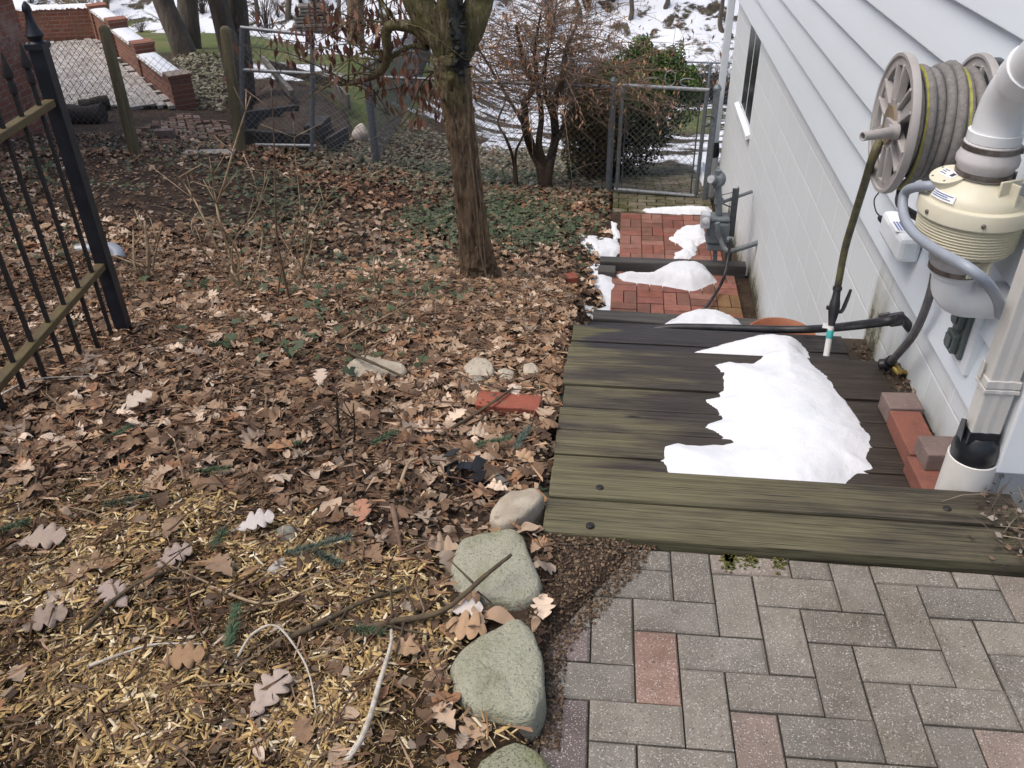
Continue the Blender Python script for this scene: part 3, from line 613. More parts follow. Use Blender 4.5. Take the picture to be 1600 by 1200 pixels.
# ================================================================== RADON FAN
FX, FY = .95, 2.28
rf = thing('radon_fan', 'cream radon fan on a white pipe mounted on the house siding', 'vent fan', (FX, FY, .38))
b = B(); b.lathe([(.060, .805), (.072, .800), (.085, .792), (.112, .772), (.120, .758), (.1215, .748), (.137, .746), (.139, .742), (.139, .706), (.136, .702)], (FX, FY, 0), n=48)
hd = b.build('fan_housing', 'fan_plastic', rf, smooth=28)
b = B(); pr = [(.136, .7015), (.131, .700)]; z = .698
for k in range(9): pr += [(.1315 - k * .0006, z), (.1295 - k * .0006, z - .002), (.1295 - k * .0006, z - .005), (.1315 - k * .0006, z - .007)]; z -= .008
pr += [(.124, z), (.118, z - .012), (.062, z - .016)]
b.lathe(pr, (FX, FY, 0), n=48); b.build('fan_base', 'fan_base', rf, smooth=28)
for ang in (200, 262, 320):
    a = R_(ang); b = B(); b.lathe([(.006, 0), (.006, .003), (.003, .005)], (FX + .139 * math.cos(a), FY + .139 * math.sin(a), .722), (math.cos(a), math.sin(a), 0), n=10); b.build('screw', 'clamp_steel', rf, smooth=30)
def coupling(z0, z1, parent):
    h = z1 - z0
    b = B(); b.lathe([(.062, z0), (.068, z0 + .004), (.068, z0 + h * .3), (.075, z0 + h * .4), (.076, z0 + h * .55), (.070, z0 + h * .68), (.067, z1 - .004), (.061, z1)], (FX, FY, 0), n=36); r = b.build('coupling', 'rubber_boot', parent, smooth=40)
    for zz, rr in ((z0 + h * .14, .0695), (z0 + h * .86, .0690)):
        b = B(); b.lathe([(rr - .003, zz - .007), (rr + .001, zz - .007), (rr + .001, zz + .007), (rr - .003, zz + .007)], (FX, FY, 0), n=36)
        a = R_(-25); b.obox((FX + rr * math.cos(a), FY + rr * math.sin(a), zz), (math.cos(a), math.sin(a), 0), (-math.sin(a), math.cos(a), 0), (0, 0, 1), .006, .010, .008); b.build('clamp', 'clamp_steel', r, smooth=30)
coupling(.805, .898, rf); coupling(.535, .612, rf)
b = B(); pts = [(FX, FY, .895), (FX, FY, .925)]
for k in range(9):
    a = R_(45) * k / 8; pts.append((FX, FY - .14 * (1 - math.cos(a)), .94 + .14 * math.sin(a)))
e = np.array(pts[-1]); dr = np.array([0, -math.sin(R_(45)), math.cos(R_(45))]); pts += [e + dr * .02, e + dr * .04, e + dr * .08]
b.tube(pts, .058, 32)
b.tube([e + dr * .035, e + dr * .09], .0635, 32); b.tube([(FX, FY, .898), (FX, FY, .922)], .0645, 32); b.build('elbow_pipe', 'pvc_pipe', rf, smooth=40)
b = B(); q = e + dr * .08; b.tube([q, q + dr * .3, q + dr * .34 + np.array([0, 0, .03]), q + dr * .36 + np.array([0, 0, .09]), q + dr * .36 + np.array([0, 0, 2.6])], .058, 28); b.build('vent_pipe', 'pvc_pipe', rf, smooth=40)
b = B(); pts = [(FX, FY, .545), (FX, FY, .515)]
for k in range(10): a = R_(90) * k / 9; pts.append((FX + .062 * (1 - math.cos(a)), FY, .51 - .062 * math.sin(a)))
pts += [(1.08, FY, .448), (1.125, FY, .448)]; b.tube(pts, .053, 32); b.tube([(FX, FY, .55), (FX, FY, .522)], .060, 32); b.build('lower_elbow', 'pvc_pipe', rf, smooth=40)
# junction cap with printed plate, sticker, bracket lugs
cc = np.array([FX - .082, FY + .005, .80])
b = B(); ca = np.array([-.30, -.12, .94]); b.lathe([(.046, -.075), (.044, -.02), (.044, .0)], cc, ca, 28); b.build('junction_neck', 'fan_plastic', rf, smooth=40)
b = B(); b.lathe([(.0445, .0005), (.0455, .003), (.0455, .007), (.043, .0085)], cc, ca, 28); cp = b.build('junction_cap', 'fan_plastic', rf, smooth=30)
ca /= np.linalg.norm(ca); cu = np.cross((0, 0, 1), ca); cu /= np.linalg.norm(cu); cu = -cu if cu[0] < 0 else cu; cv = np.cross(ca, cu)
b = B(); b.obox(cc + ca * .0092, cu, cv, ca, .027, .014, .0006); b.build('plate', 'label_white', cp)
b = B()
for k, (u0, u1, v_) in enumerate(((-.022, -.004, .008), (-.022, -.008, .001), (-.022, -.002, -.007), (.012, .023, .0))):
    b.obox(cc + ca * .0102 + cu * (u0 + u1) / 2 + cv * v_, cu, cv, ca, abs(u1 - u0) / 2, .0013 if k < 3 else .007, .0003)
b.build('printing', 'ink', cp)
b = B()
for k in range(5): a = R_(72 * k + 20); b = B(); b.lathe([(.003, .0085), (.003, .0095)], cc + .037 * (math.cos(a) * cu + math.sin(a) * cv), ca, 8); b.build('cap_screw', 'clamp_steel', cp)
b = B(); vs = []
for i in range(9):
    a = R_(188 + i * 4.6)
    for r, z in ((.1135, .775), (.1225, .757)): vs.append((FX + (r + .0012) * math.cos(a), FY + (r + .0012) * math.sin(a), z + .001))
b.add(vs, [(2 * i, 2 * i + 1, 2 * i + 3, 2 * i + 2) for i in range(8)]); b.build('sticker', 'label_white', rf)
b = B()
for i, (a0, a1) in enumerate(((190, 222), (190, 215), (190, 220))):
    vs = []; f_ = .25 + i * .25
    for k in range(7):
        a = R_(a0 + (a1 - a0) * k / 6); r = .1135 + .009 * f_; z = .775 - .018 * f_
        vs += [(FX + (r + .002) * math.cos(a), FY + (r + .002) * math.sin(a), z + .0035), (FX + (r + .0024) * math.cos(a), FY + (r + .0024) * math.sin(a), z + .0015)]
    b.add(vs, [(2 * k, 2 * k + 1, 2 * k + 3, 2 * k + 2) for k in range(6)])
b.build('printing', 'label_blue', rf)
for zt, s in ((.80, 1), (.575, -1)):
    b = B(); a = R_(-62 if s > 0 else -70); n_ = np.array([math.cos(a), math.sin(a), 0]); t_ = np.array([-math.sin(a), math.cos(a), 0])
    c0 = np.array([FX, FY, zt]) + n_ * (.088 if s > 0 else .085); b.obox(c0, n_, t_, (0, 0, 1), .004, .034, .022); b.obox(c0 + n_ * .014 - np.array([0, 0, .012 * s]), n_, t_, (0, 0, 1), .016, .004, .028 if s > 0 else .02)
    b.build('bracket_lug', 'fan_plastic', rf, bevel=.002)
b = B(); b.obox((FX + .11, FY - .08, .795), (1, -.5, 0), (.5, 1, 0), (0, 0, 1), .09, .004, .014); b.build('bracket_arm', 'grey_conduit', rf, bevel=.002)

# grey conduit looping from fan to the wall
b = B(); K = [(cc[0] + .0, cc[1] + .0, .768), (cc[0] - .05, cc[1] + .0, .772)]
K += [at_x(1415, 300, .80), at_x(1412, 335, .795), at_x(1430, 366, .80), at_x(1470, 395, .815), at_x(1512, 418, .84), at_x(1545, 446, .90), at_x(1560, 472, .985), at_x(1562, 492, 1.075)]
b.tube(K, .0135, 14, smooth=8); tag(b.build('flexible_conduit', 'grey_conduit', smooth=1), 'grey flexible conduit looping from the fan cap down to the siding', 'conduit')
# white box under reel with sticker, black plug and wire
wb = thing('mounting_box', 'white box on the siding under the hose reel with a blue sticker', 'box', (1.06, 3.15, .22))
b = B(); b.box(1.02, 1.10, 2.95, 3.225, .24, .335); b.build('body', 'white_trim', wb, bevel=.018)
b = B(); b.obox((1.045, 3.06, .3362), (1, 0, 0), (0, 1, 0), (0, 0, 1), .03, .05, .0008); s_ = b.build('sticker', 'label_white', wb)
b = B()
for k in range(4): b.obox((1.03 + k * .01, 3.06, .3374), (1, 0, 0), (0, 1, 0), (0, 0, 1), .0028, .04, .0005)
b.build('printing', 'label_blue', s_)
b = B(); p = np.array([1.035, 3.24, .285]); b.lathe([(.013, -.005), (.013, .012), (.009, .024), (.005, .03)], p, (-.3, 1, .1), 14); b.tube([p + (0, .03, 0), p + (-.005, .09, .0), p + (.0, .16, .02), p + (.03, .22, .03)], .003, 6, smooth=5); b.build('plug', 'black_rubber', wb, smooth=40)

# ================================================================== HOSE REEL and HOSE
RC = np.array([.85, 2.712, .807]); RX0, RX1 = .83, 1.05
hr = thing('hose_reel', 'taupe plastic hose reel with spoked flanges hung on the siding', 'hose reel', (.95, 2.712, .60))
def flange(x, sgn):
    b = B(); R0 = .203; c = (x, RC[1], RC[2])
    b.lathe([(R0, -.012), (R0 + .003, 0), (R0, .012), (R0 - .010, .012), (R0 - .012, .002), (R0 - .026, .002), (R0 - .028, .010), (R0 - .036, .010), (R0 - .036, -.006), (R0 - .012, -.006), (R0 - .010, -.012), (R0, -.012)], c, (1, 0, 0), 56)
    b.lathe([(.072, -.008), (.072, .010), (.064, .012), (.050, .012), (.046, .004), (.046, -.008)], c, (1, 0, 0), 36)
    for k in range(6):
        a = R_(60 * k + 22); d = np.array([0, math.cos(a), math.sin(a)]); t = np.array([0, -math.sin(a), math.cos(a)])
        for sg in (-1, 1):
            m0 = np.array(c) + d * .066 + t * .022 * sg; m1 = np.array(c) + d * .172 + t * .034 * sg; mid = (m0 + m1) / 2; L = m1 - m0
            b.obox(mid, L, np.cross((1, 0, 0), L), (1, 0, 0), np.linalg.norm(L) / 2, .005, .012)
        m0 = np.array(c) + d * .120; b.obox(m0 + np.array([.003, 0, 0]), d, t, (1, 0, 0), .05, .016, .003)
    return b.build('flange', 'reel_plastic', hr, smooth=30, bevel=.0015)
flange(RX0, -1); flange(RX1 - .005, 1)
b = B(); b.lathe([(.050, 0), (.050, .2)], (RX0, RC[1], RC[2]), (1, 0, 0), 32); b.build('drum', 'reel_plastic', hr, smooth=40)
b = B(); b.lathe([(.056, -.012), (.056, .012), (.018, .012), (.016, -.012)], (RX0 - .004, RC[1], RC[2]), (1, 0, 0), 30); b.build('hub', 'hub_tan', hr, smooth=30)
ho = at_x(1398, 206, RX0 - .02); b = B(); b.obox((ho + np.array([RX0 - .012, RC[1] , RC[2] ])) / 2, ho - np.array([RX0 - .02, RC[1], RC[2]]), (0, 0, 1), (1, 0, 0), .045, .022, .010)
tip = at_x(1342, 214, ho[0] - .115); b.tube([ho + (.01, 0, 0), ho + (-.02, 0, 0)], .022, 18); ring = []
ax = (tip - ho) / np.linalg.norm(tip - ho); b.lathe([(.0165, 0), (.0135, .10), (.0135, .118), (.0095, .118), (.0095, .09)], ho, ax, 20); b.build('crank_handle', 'reel_plastic', hr, smooth=35, bevel=.001)
b = B(); b.box(1.05, 1.10, 2.64, 2.78, .72, .90); b.box(1.045, 1.095, 2.69, 2.735, .56, 1.0); b.build('wall_bracket', 'steel_bar', hr, bevel=.004)
gh = thing('garden_hose', 'grey yellow striped garden hose wound on the reel with its end hanging down', 'hose', (.95, 2.712, .6))
b = B(); st = B()
xs = [RX0 + .022 + k * .0285 for k in range(7)]
Pt = []; SP = []
for k, x in enumerate(xs[:-0 or None]):
    r = .157 + .008 * math.sin(k * 2.1)
    for j in range(40):
        a = 2 * math.pi * j / 40; sag = .010 * math.sin(k * 1.7) * max(0, -math.sin(a)) + .006 * math.sin(3 * a + k)
        xx = x + .0285 * (max(0, j - 30) / 10) * (k < 6) + .003 * math.sin(2 * a + k); rr = r + sag + (0 if k < 6 else 0)
        Pt.append((xx, RC[1] + rr * math.cos(a), RC[2] + rr * math.sin(a)))
b.tube(Pt, .0152, 12); b.build('hose_coil', 'hose', gh, smooth=1)
# stripe: follows the winding, twisting in and out of view
Q = np.array(Pt); n = len(Q); vs = []
for i in range(n):
    k = i // 40; d = Q[i] - np.array([Q[i][0], RC[1], RC[2]]); d /= np.linalg.norm(d)
    ph = (-.55 if k in (0, 1) else (.1 if k == 5 else 2.6)) + .35 * math.sin(i * .08)
    for off in (-.22, .22):
        vs.append(Q[i] + .0160 * (math.cos(ph + off) * d + math.sin(ph + off) * np.array([1, 0, 0])))
st.add(vs, [(2 * i, 2 * i + 1, 2 * i + 3, 2 * i + 2) for i in range(n - 1)]); st.build('stripe', 'hose_stripe', gh, smooth=1)
b = B()
for k in range(6):       # the layer under the outer one, filling between the turns
    b.tube([(xs[k] + .0145, RC[1] + .132 * math.cos(a), RC[2] + .132 * math.sin(a)) for a in np.linspace(0, 2 * math.pi, 33)], .0150, 8, cap=False)
b.build('inner_coil', 'hose', gh, smooth=1)
tailp = [np.array([RX0 + .03, RC[1] + .15, RC[2] - .03]), at_x(1366, 240, .80), at_x(1350, 290, .83), at_x(1333, 345, .85), at_x(1320, 390, .86), at_x(1309, 448, .865)]
b = B(); b.tube(tailp, .0135, 12, smooth=6); b.build('hose_end', 'hose_olive', gh, smooth=1)
n0 = tailp[-1]; foot = np.array([.855, 2.90, -.15]); foot = at_z(1291, 556, -.15); ad = (foot - n0) / np.linalg.norm(foot - n0); L = np.linalg.norm(foot - n0)
nz = thing('spray_nozzle', 'black trigger spray nozzle on a white and teal wand standing on the deck', 'nozzle', foot)
fk = .56 * L / .2
b = B(); b.lathe([(r0, h0 * fk) for r0, h0 in ((.012, -.004), (.017, .0), (.017, .018), (.0135, .022), (.0155, .06), (.019, .08), (.021, .12), (.017, .155), (.013, .185), (.013, .20))], n0, ad, 18)
b.build('nozzle_body', 'black_rubber', nz, smooth=30)
sidev = np.cross(ad, (0, 1, 0)); sidev /= np.linalg.norm(sidev); sidev = sidev if sidev[0] > 0 else -sidev
b = B(); b.tube([n0 + ad * .125 * fk + sidev * .012, n0 + ad * .12 * fk + sidev * .03, n0 + ad * .06 * fk + sidev * .042, n0 + ad * .005 + sidev * .050], [.009, .010, .010, .007], 8, smooth=4, flat=.6)
b.tube([n0 + ad * .11 * fk, n0 + ad * .11 * fk - sidev * .028], .009, 8); b.build('trigger', 'black_rubber', nz, smooth=40)
b = B(); b.lathe([(.0115, .195 * fk), (.0115, L), (.008, L)], n0, ad, 16); wd = b.build('wand', 'old_pvc', nz, smooth=30)
b = B(); b.lathe([(.0122, L - .10), (.0128, L - .098), (.0128, L - .07), (.0122, L - .068)], n0, ad, 16); b.build('teal_band', 'teal', nz, smooth=30)
b = B(); b.obox(n0 + ad * (L - .115) - sidev * .018, sidev, ad, np.cross(sidev, ad), .014, .010, .0015); b.build('torn_tape', 'label_white', nz)
# supply hose from reel to spigot at the deck corner
b = B(); K = [np.array([.90, 2.712, .60]), at_x(1408, 322, .96), at_x(1450, 352, 1.02), at_x(1462, 392, 1.035), at_x(1456, 450, 1.04), at_x(1432, 515, 1.045), at_x(1404, 552, 1.05), at_x(1390, 566, 1.055)]
b.tube(K, .0138, 12, smooth=7); tag(b.build('supply_hose', 'hose_dark', smooth=1), 'dark grey hose running from under the reel down to the brass spigot by the deck', 'hose')
sp = thing('spigot', 'brass hose connector with black valve at the wall beside the deck', 'spigot', K[-1] - (0, 0, .06))
b = B(); ad2 = K[-1] - K[-2]; b.lathe([(.016, -.03), (.019, -.03), (.019, .0), (.022, .004), (.022, .02), (.014, .026)], K[-1], ad2, 16); b.build('collar', 'black_rubber', sp, smooth=30)
b = B(); b.lathe([(.013, .02), (.017, .03), (.017, .055), (.012, .06)], K[-1], (.6, -.5, -.5), 12); b.tube([K[-1] + (.005, 0, -.02), (1.125, K[-1][1] - .02, K[-1][2] - .035)], .010, 10); b.build('brass_fitting', 'brass', sp, smooth=30)
b = B(); b.lathe([(.012, .0), (.020, .01), (.020, .03), (.010, .036)], K[-1] + ad2 / np.linalg.norm(ad2) * .015, (-.9, .2, -.3), 12); b.lathe([(.009, .0), (.012, .02), (.012, .05)], K[-1] + ad2 / np.linalg.norm(ad2) * .02, (-.5, -.1, -.8), 10); b.build('valve', 'black_rubber', sp, smooth=30)

# outlet with double weatherproof cover
ou = thing('outdoor_outlet', 'dark grey double weatherproof outlet cover on a white mounting block', 'outlet', (1.08, 2.37, .21))
b = B(); b.box(1.07, 1.12, 2.30, 2.445, .18, .40); b.build('mounting_block', 'white_trim', ou, bevel=.004)
b = B(); b.box(1.056, 1.0695, 2.335, 2.436, .212, .385); b.build('cover_plate', 'outlet_grey', ou, bevel=.004)
for z in (.253, .335):
    b = B(); b.box(1.036, 1.0555, 2.352, 2.415, z - .030, z + .030); b.box(1.029, 1.0355, 2.362, 2.405, z - .016, z + .02); b.build('flap', 'outlet_grey', ou, bevel=.006)

# sump pipe with clamp out of the wall
ph_ = thing('sump_hose', 'black discharge hose clamped to a wall pipe, lying along the far edge of the deck', 'hose', (.95, 3.1, -.3))
K = [np.array([1.125, 2.93, -.012]), at_x(1408, 498, 1.07), at_x(1385, 502, 1.01), at_x(1340, 508, .95), at_y(1290, 513, 3.30), at_y(1240, 515, 3.40), at_y(1180, 514, 3.42), at_y(1110, 512, 3.44), at_y(1045, 512, 3.45), at_y(1000, 520, 3.46)]
b = B(); b.tube(K, .0175, 12, smooth=6); b.build('hose_run', 'black_rubber', ph_, smooth=1)
b = B(); q0, q1 = at_x(1410, 497.5, 1.075), at_x(1370, 503.5, 1.0); ad3 = q0 - q1; b.lathe([(.024, 0), (.026, .004), (.026, .045), (.024, .05)], q0 - ad3 / np.linalg.norm(ad3) * .045, ad3, 16); b.build('end_sleeve', 'hose_dark', ph_, smooth=30)
b = B(); b.lathe([(.0205, 0), (.0205, .012)], q0 - ad3 / np.linalg.norm(ad3) * .085, ad3, 16); b.lathe([(.0205, 0), (.0205, .012)], q0 - ad3 / np.linalg.norm(ad3) * .06, ad3, 16)
b.obox(q0 - ad3 / np.linalg.norm(ad3) * .07 + (0, 0, .026), ad3, (0, 1, 0), (0, 0, 1), .02, .007, .007); b.build('clamp', 'clamp_steel', ph_, smooth=30)

# bricks on the deck by the wall
def brick(label, c, L, W, H_, rz, m, group='bricks lying by the wall on the deck', name='brick', rx=0):
    b = B(); u = (math.cos(rz), math.sin(rz), rx); v = (-math.sin(rz), math.cos(rz), 0)
    b.obox((0, 0, H_ / 2), u, v, np.cross(u, v), L / 2, W / 2, H_ / 2); b.v = [(x + c[0], y + c[1], z + c[2]) for x, y, z in b.v]
    return tag(b.build(name, m, bevel=.004), label, 'brick', group)
dz = -.149
brick('smooth red brick at the far end of the pair against the house wall', (1.018, 2.375, dz), .24, .10, .060, R_(91), 'brick_dull')
brick('smooth red brick nearer the drain pipe, under the grey-brown paver', (1.012, 2.12, dz), .25, .10, .060, R_(92), 'brick_dull')
brick('grey-brown concrete paver lying flat at the far end of the red bricks', (1.022, 2.552, dz), .115, .10, .064, R_(3), 'brick_brown')
brick('grey-brown concrete paver lying on top of the red brick beside the drain pipe', (1.045, 2.225, dz + .06), .118, .10, .062, R_(3), 'brick_brown')

# terracotta saucer on the hidden stair tread
tc = at_z(1223, 512, -.60); tc[0] = min(tc[0], .92)
b = B(); prof = [(0.001, .012), (.10, .012), (.115, .014), (.150, .085), (.163, .10), (.172, .10), (.173, .085), (.158, .075), (.120, .0), (.001, .0)]
tcl = thing('terracotta_saucer', 'orange terracotta saucer on the steps beyond the deck by the wall', 'planter saucer', (tc[0], tc[1], -.735))
b.lathe(prof[::-1], (tc[0], tc[1], -.735), n=48); b.build('bowl', 'terracotta', tcl, smooth=40)
b = B()
for k in range(24): a = 2 * math.pi * k / 24; b.obox((tc[0] + .108 * math.cos(a), tc[1] + .108 * math.sin(a), -.718), (math.cos(a), math.sin(a), .1), (-math.sin(a), math.cos(a), 0), (0, 0, 1), .008, .006, .003)
b.build('flute', 'terracotta_dark', tcl)

# ================================================================== GAS METER
gm = thing('gas_meter', 'grey gas meter with regulator and pipes against the foundation wall', 'gas meter', (.85, 6.5, -1.5)); MY = 6.5
def PX(px, py, y=MY): return at_y(px, py, y)
b = B(); c = PX(1121, 352); b.box(c[0] - .085, c[0] + .09, MY - .08, MY + .08, c[2] - .13, c[2] + .05); b.box(c[0] - .07, c[0] + .075, MY - .065, MY + .065, c[2] - .20, c[2] - .131); b.build('meter_body', 'meter_grey', gm, bevel=.02)
b = B(); b.box(c[0] - .08, c[0] + .085, MY - .075, MY + .075, c[2] + .051, c[2] + .085); b.build('meter_top', 'meter_grey', gm, bevel=.015)
b = B(); d_ = PX(1101, 337); b.box(d_[0] - .035, d_[0] + .035, MY - .12, MY - .03, d_[2] - .06, d_[2] + .055); ix = b.build('index_box', 'meter_face', gm, bevel=.008)
b = B(); b.lathe([(.026, 0), (.026, .006), (.02, .008)], (d_[0] , MY - .121, d_[2] + .01), (0, -1, 0), 20); b.build('dial', 'label_white', ix, smooth=30)
b = B(); r_ = PX(1121, 280); b.lathe([(.03, -.05), (.055, -.035), (.060, -.03), (.060, .012), (.05, .016), (.032, .03), (.03, .06), (.018, .065)], r_, (-.7, -.6, .2), 26); b.lathe([(.026, -.07), (.03, 0), (.026, .07)], r_, (0, 0, 1), 16); b.build('regulator', 'meter_grey', gm, smooth=30)
b = B(); b.lathe([(.03, 0), (.03, .016)], r_ + np.array([-.048, -.04, .013]), (-.7, -.6, .2), 16); b.build('regulator_cap', 'meter_face', gm, smooth=30)
b = B()
b.tube([PX(1122, 290), PX(1123, 318), PX(1123, 338)], .026, 14); b.lathe([(.036, -.02), (.036, .02)], PX(1123, 314), n=8); b.lathe([(.036, -.015), (.036, .015)], PX(1123, 342), n=8)
b.tube([PX(1118, 345), PX(1118, 380), PX(1117, 409)], .018, 12)
b.lathe([(.028, -.015), (.028, .015)], PX(1121, 350), n=8)
b.tube([PX(1121, 348, MY - .12), PX(1122, 365, MY - .12), PX(1126, 375, MY - .12), (.92, MY - .17, PX(1135, 378)[2]), (1.125, MY - .24, -1.155)], .02, 12, smooth=4); b.lathe([(.026, 0), (.026, .05)], (.90, MY - .165, -1.17), (1, -.3, 0), 10)
b.tube([PX(1123, 316), PX(1128, 316, MY + .05), (1.10, MY + .25, PX(1123, 316)[2])], .014, 10); b.build('pipe', 'meter_grey', gm, smooth=40)
b = B(); p0 = at_z(1137, 412, -1.5); p1 = at_y(1150, 293, p0[1]); b.hexa([(p0[0] - .025, p0[1] - .02, -1.52), (p0[0] + .025, p0[1] - .02, -1.52), (p0[0] + .025, p0[1] - .012, -1.52), (p0[0] - .025, p0[1] - .012, -1.52)] + [(p1[0] - .025, p1[1] - .02, p1[2]), (p1[0] + .025, p1[1] - .02, p1[2]), (p1[0] + .025, p1[1] - .012, p1[2]), (p1[0] - .025, p1[1] - .012, p1[2])])
b.hexa([(p0[0] + .017, p0[1] - .0115, -1.52), (p0[0] + .025, p0[1] - .0115, -1.52), (p0[0] + .025, p0[1] + .03, -1.52), (p0[0] + .017, p0[1] + .03, -1.52)] + [(p1[0] + .017, p1[1] - .0115, p1[2]), (p1[0] + .025, p1[1] - .0115, p1[2]), (p1[0] + .025, p1[1] + .03, p1[2]), (p1[0] + .017, p1[1] + .03, p1[2])])
b.build('support_bar', 'steel_bar', gm, bevel=.002)
b = B(); b.tube([PX(1126, 317), at_y(1145, 325, p0[1])], .006, 6); b.tube([PX(1126, 305), at_y(1148, 300, p0[1])], .003, 6); b.build('brace', 'steel_bar', gm)
b = B(); K = [at_z(1150, 378, -1.2) * 0 + at_y(1142, 372, 6.25), at_y(1138, 400, 6.2), at_z(1132, 430, -1.35), at_z(1122, 452, -1.45), at_z(1108, 474, -1.44), at_z(1098, 486, -1.40)]
b.tube(K, .012, 8, smooth=6); tag(b.build('thin_hose', 'black_rubber', smooth=1), 'thin black hose curving from the meter into the snow pile on the brick landing', 'hose')

# ================================================================== SNOW
def snow(label, poly, basef, h, edge=.05, res=.012, rag=.02, ymax=None, lump=.25, name='snow_patch', over=.03):
    poly = np.array(poly)[:, :2]; x0, y0 = poly.min(0) - .08; x1, y1 = poly.max(0) + .08
    X, Y = np.meshgrid(np.arange(x0, x1, res), np.arange(y0, y1, res), indexing='ij'); s = sdist(X, Y, poly)
    s = s + rag * (fbm(X * 14, Y * 14, 2) - .47) * 2 + rag * .8 * (fbm(X * 45, Y * 45, 4, 2) - .37)
    if ymax is not None: Y = np.minimum(Y, ymax[1]) ; Y = np.maximum(Y, ymax[0])
    z = basef(X, Y) + np.where(s > 0, h * (1 - np.exp(-(np.maximum(s, 0) / edge) ** 1.35)) * (1 + lump * (fbm(X * 5, Y * 5, 6) - .47) * 2) + .006 * (fbm(X * 22, Y * 22, 9, 2) - .37), s * .9)
    k = s > -over; n, m_ = X.shape; ii = np.arange(n * m_).reshape(n, m_)
    q = k[:-1, :-1] & k[1:, :-1] & k[1:, 1:] & k[:-1, 1:]
    Fq = np.stack([ii[:-1, :-1][q], ii[1:, :-1][q], ii[1:, 1:][q], ii[:-1, 1:][q]], 1)
    u, inv = np.unique(Fq, return_inverse=True); V = np.stack([X.ravel()[u], Y.ravel()[u], z.ravel()[u]], 1)
    return tag(npmesh(name, V, inv.reshape(Fq.shape), 'snow', smooth=1), label, 'snow', 'melting snow patches')
c7 = lambda pts, z: [at_z(840 + a / 2.759, 480 + c / 2.759, z) for a, c in pts]
SN1 = c7([(770, 235), (830, 222), (930, 232), (965, 205), (985, 190), (1010, 165), (1080, 160), (1140, 172), (1200, 245), (1290, 310), (1300, 350), (1385, 470), (1400, 500), (1445, 540), (1440, 590), (1425, 640), (1450, 680), (1380, 705), (1340, 740), (1300, 800), (1200, 850), (1000, 850), (800, 830), (575, 790), (560, 745), (575, 700), (550, 650), (545, 585), (600, 565), (700, 577), (790, 580), (848, 568), (800, 540), (765, 515), (728, 500), (745, 488), (805, 465), (780, 425), (735, 395), (728, 382), (790, 370), (795, 330), (785, 290), (800, 262)], -.135)
flat = lambda z: (lambda X, Y: np.full(np.shape(X), z))
snow('big white snow patch melting across the deck planks', SN1, flat(-.150), .056, .085, .009, .009, (1.945, 2.93))
SN2 = c7([(630, 190), (700, 165), (840, 128), (960, 102), (1060, 100), (1125, 118), (1160, 150), (1182, 208), (1190, 260), (1000, 260), (800, 230), (690, 215)], -.27)
snow('smooth snow ridge on the lower boards at the far end of the deck', SN2, flat(-.300), .07, .06, .009, .012, (2.925, 3.36))
SN3 = [at_z(*p, -1.36) for p in ((1005, 512), (1040, 487), (1075, 476), (1105, 474), (1140, 479), (1162, 490), (1174, 515), (1140, 530), (1010, 530))]
snow('rounded snow pile over the timber edging just beyond the deck', SN3, lambda X, Y: -1.455 + .0 * X, .17, .11, .014, .018)
SN4 = [at_z(*p, -1.43) for p in ((962, 417), (985, 418), (1015, 420), (1035, 408), (1062, 403), (1095, 405), (1112, 413), (1122, 428), (1105, 436), (1085, 443), (1060, 439), (1035, 434), (1000, 430), (975, 427))]
snow('elongated snow patch in front of the timber between the brick landings', SN4, flat(-1.50), .115, .07, .012, .012, (5.7, 6.398))
SN5 = [at_z(*p, -1.655) for p in ((1047, 372), (1058, 362), (1068, 353), (1098, 351), (1101, 362), (1102, 375), (1088, 383), (1087, 394), (1076, 403), (1056, 403), (1055, 393), (1070, 387), (1060, 380))]
snow('ragged snow patch on the red bricks beside the gas meter', SN5, flat(-1.665), .035, .03, .010, .03)
SN6 = [at_z(*p, -1.67) for p in ((1008, 325), (1060, 322), (1108, 323), (1112, 331), (1060, 332), (1020, 329))]
snow('thin snow strip along the sill below the gate', SN6, flat(-1.685), .05, .04, .012, .02)
for lab, pts, h in (('snow patch on the ground left of the landing with a dead leaf stuck in it', ((903, 370), (930, 370), (966, 374), (972, 393), (962, 402), (938, 405), (922, 394), (908, 380)), .05),
                    ('tiny snow strip at the left edge of the far brick landing', ((955, 346), (964, 350), (970, 372), (960, 374), (954, 362)), .04),
                    ('snow patch left of the timber block beside the nearer landing', ((916, 420), (945, 416), (962, 428), (968, 455), (973, 476), (955, 482), (938, 470), (928, 445)), .06),
                    ('low snow patch at the left end of the timber nearest the deck', ((914, 478), (950, 478), (972, 488), (960, 506), (930, 506), (918, 492)), .05),
                    ('snow heap standing behind the gate post against the house corner', ((1090, 262), (1103, 258), (1107, 296), (1094, 300)), .12)):
    P_ = [hit(*p) for p in pts]; snow(lab, P_, ground, h, .05, .012, .03)

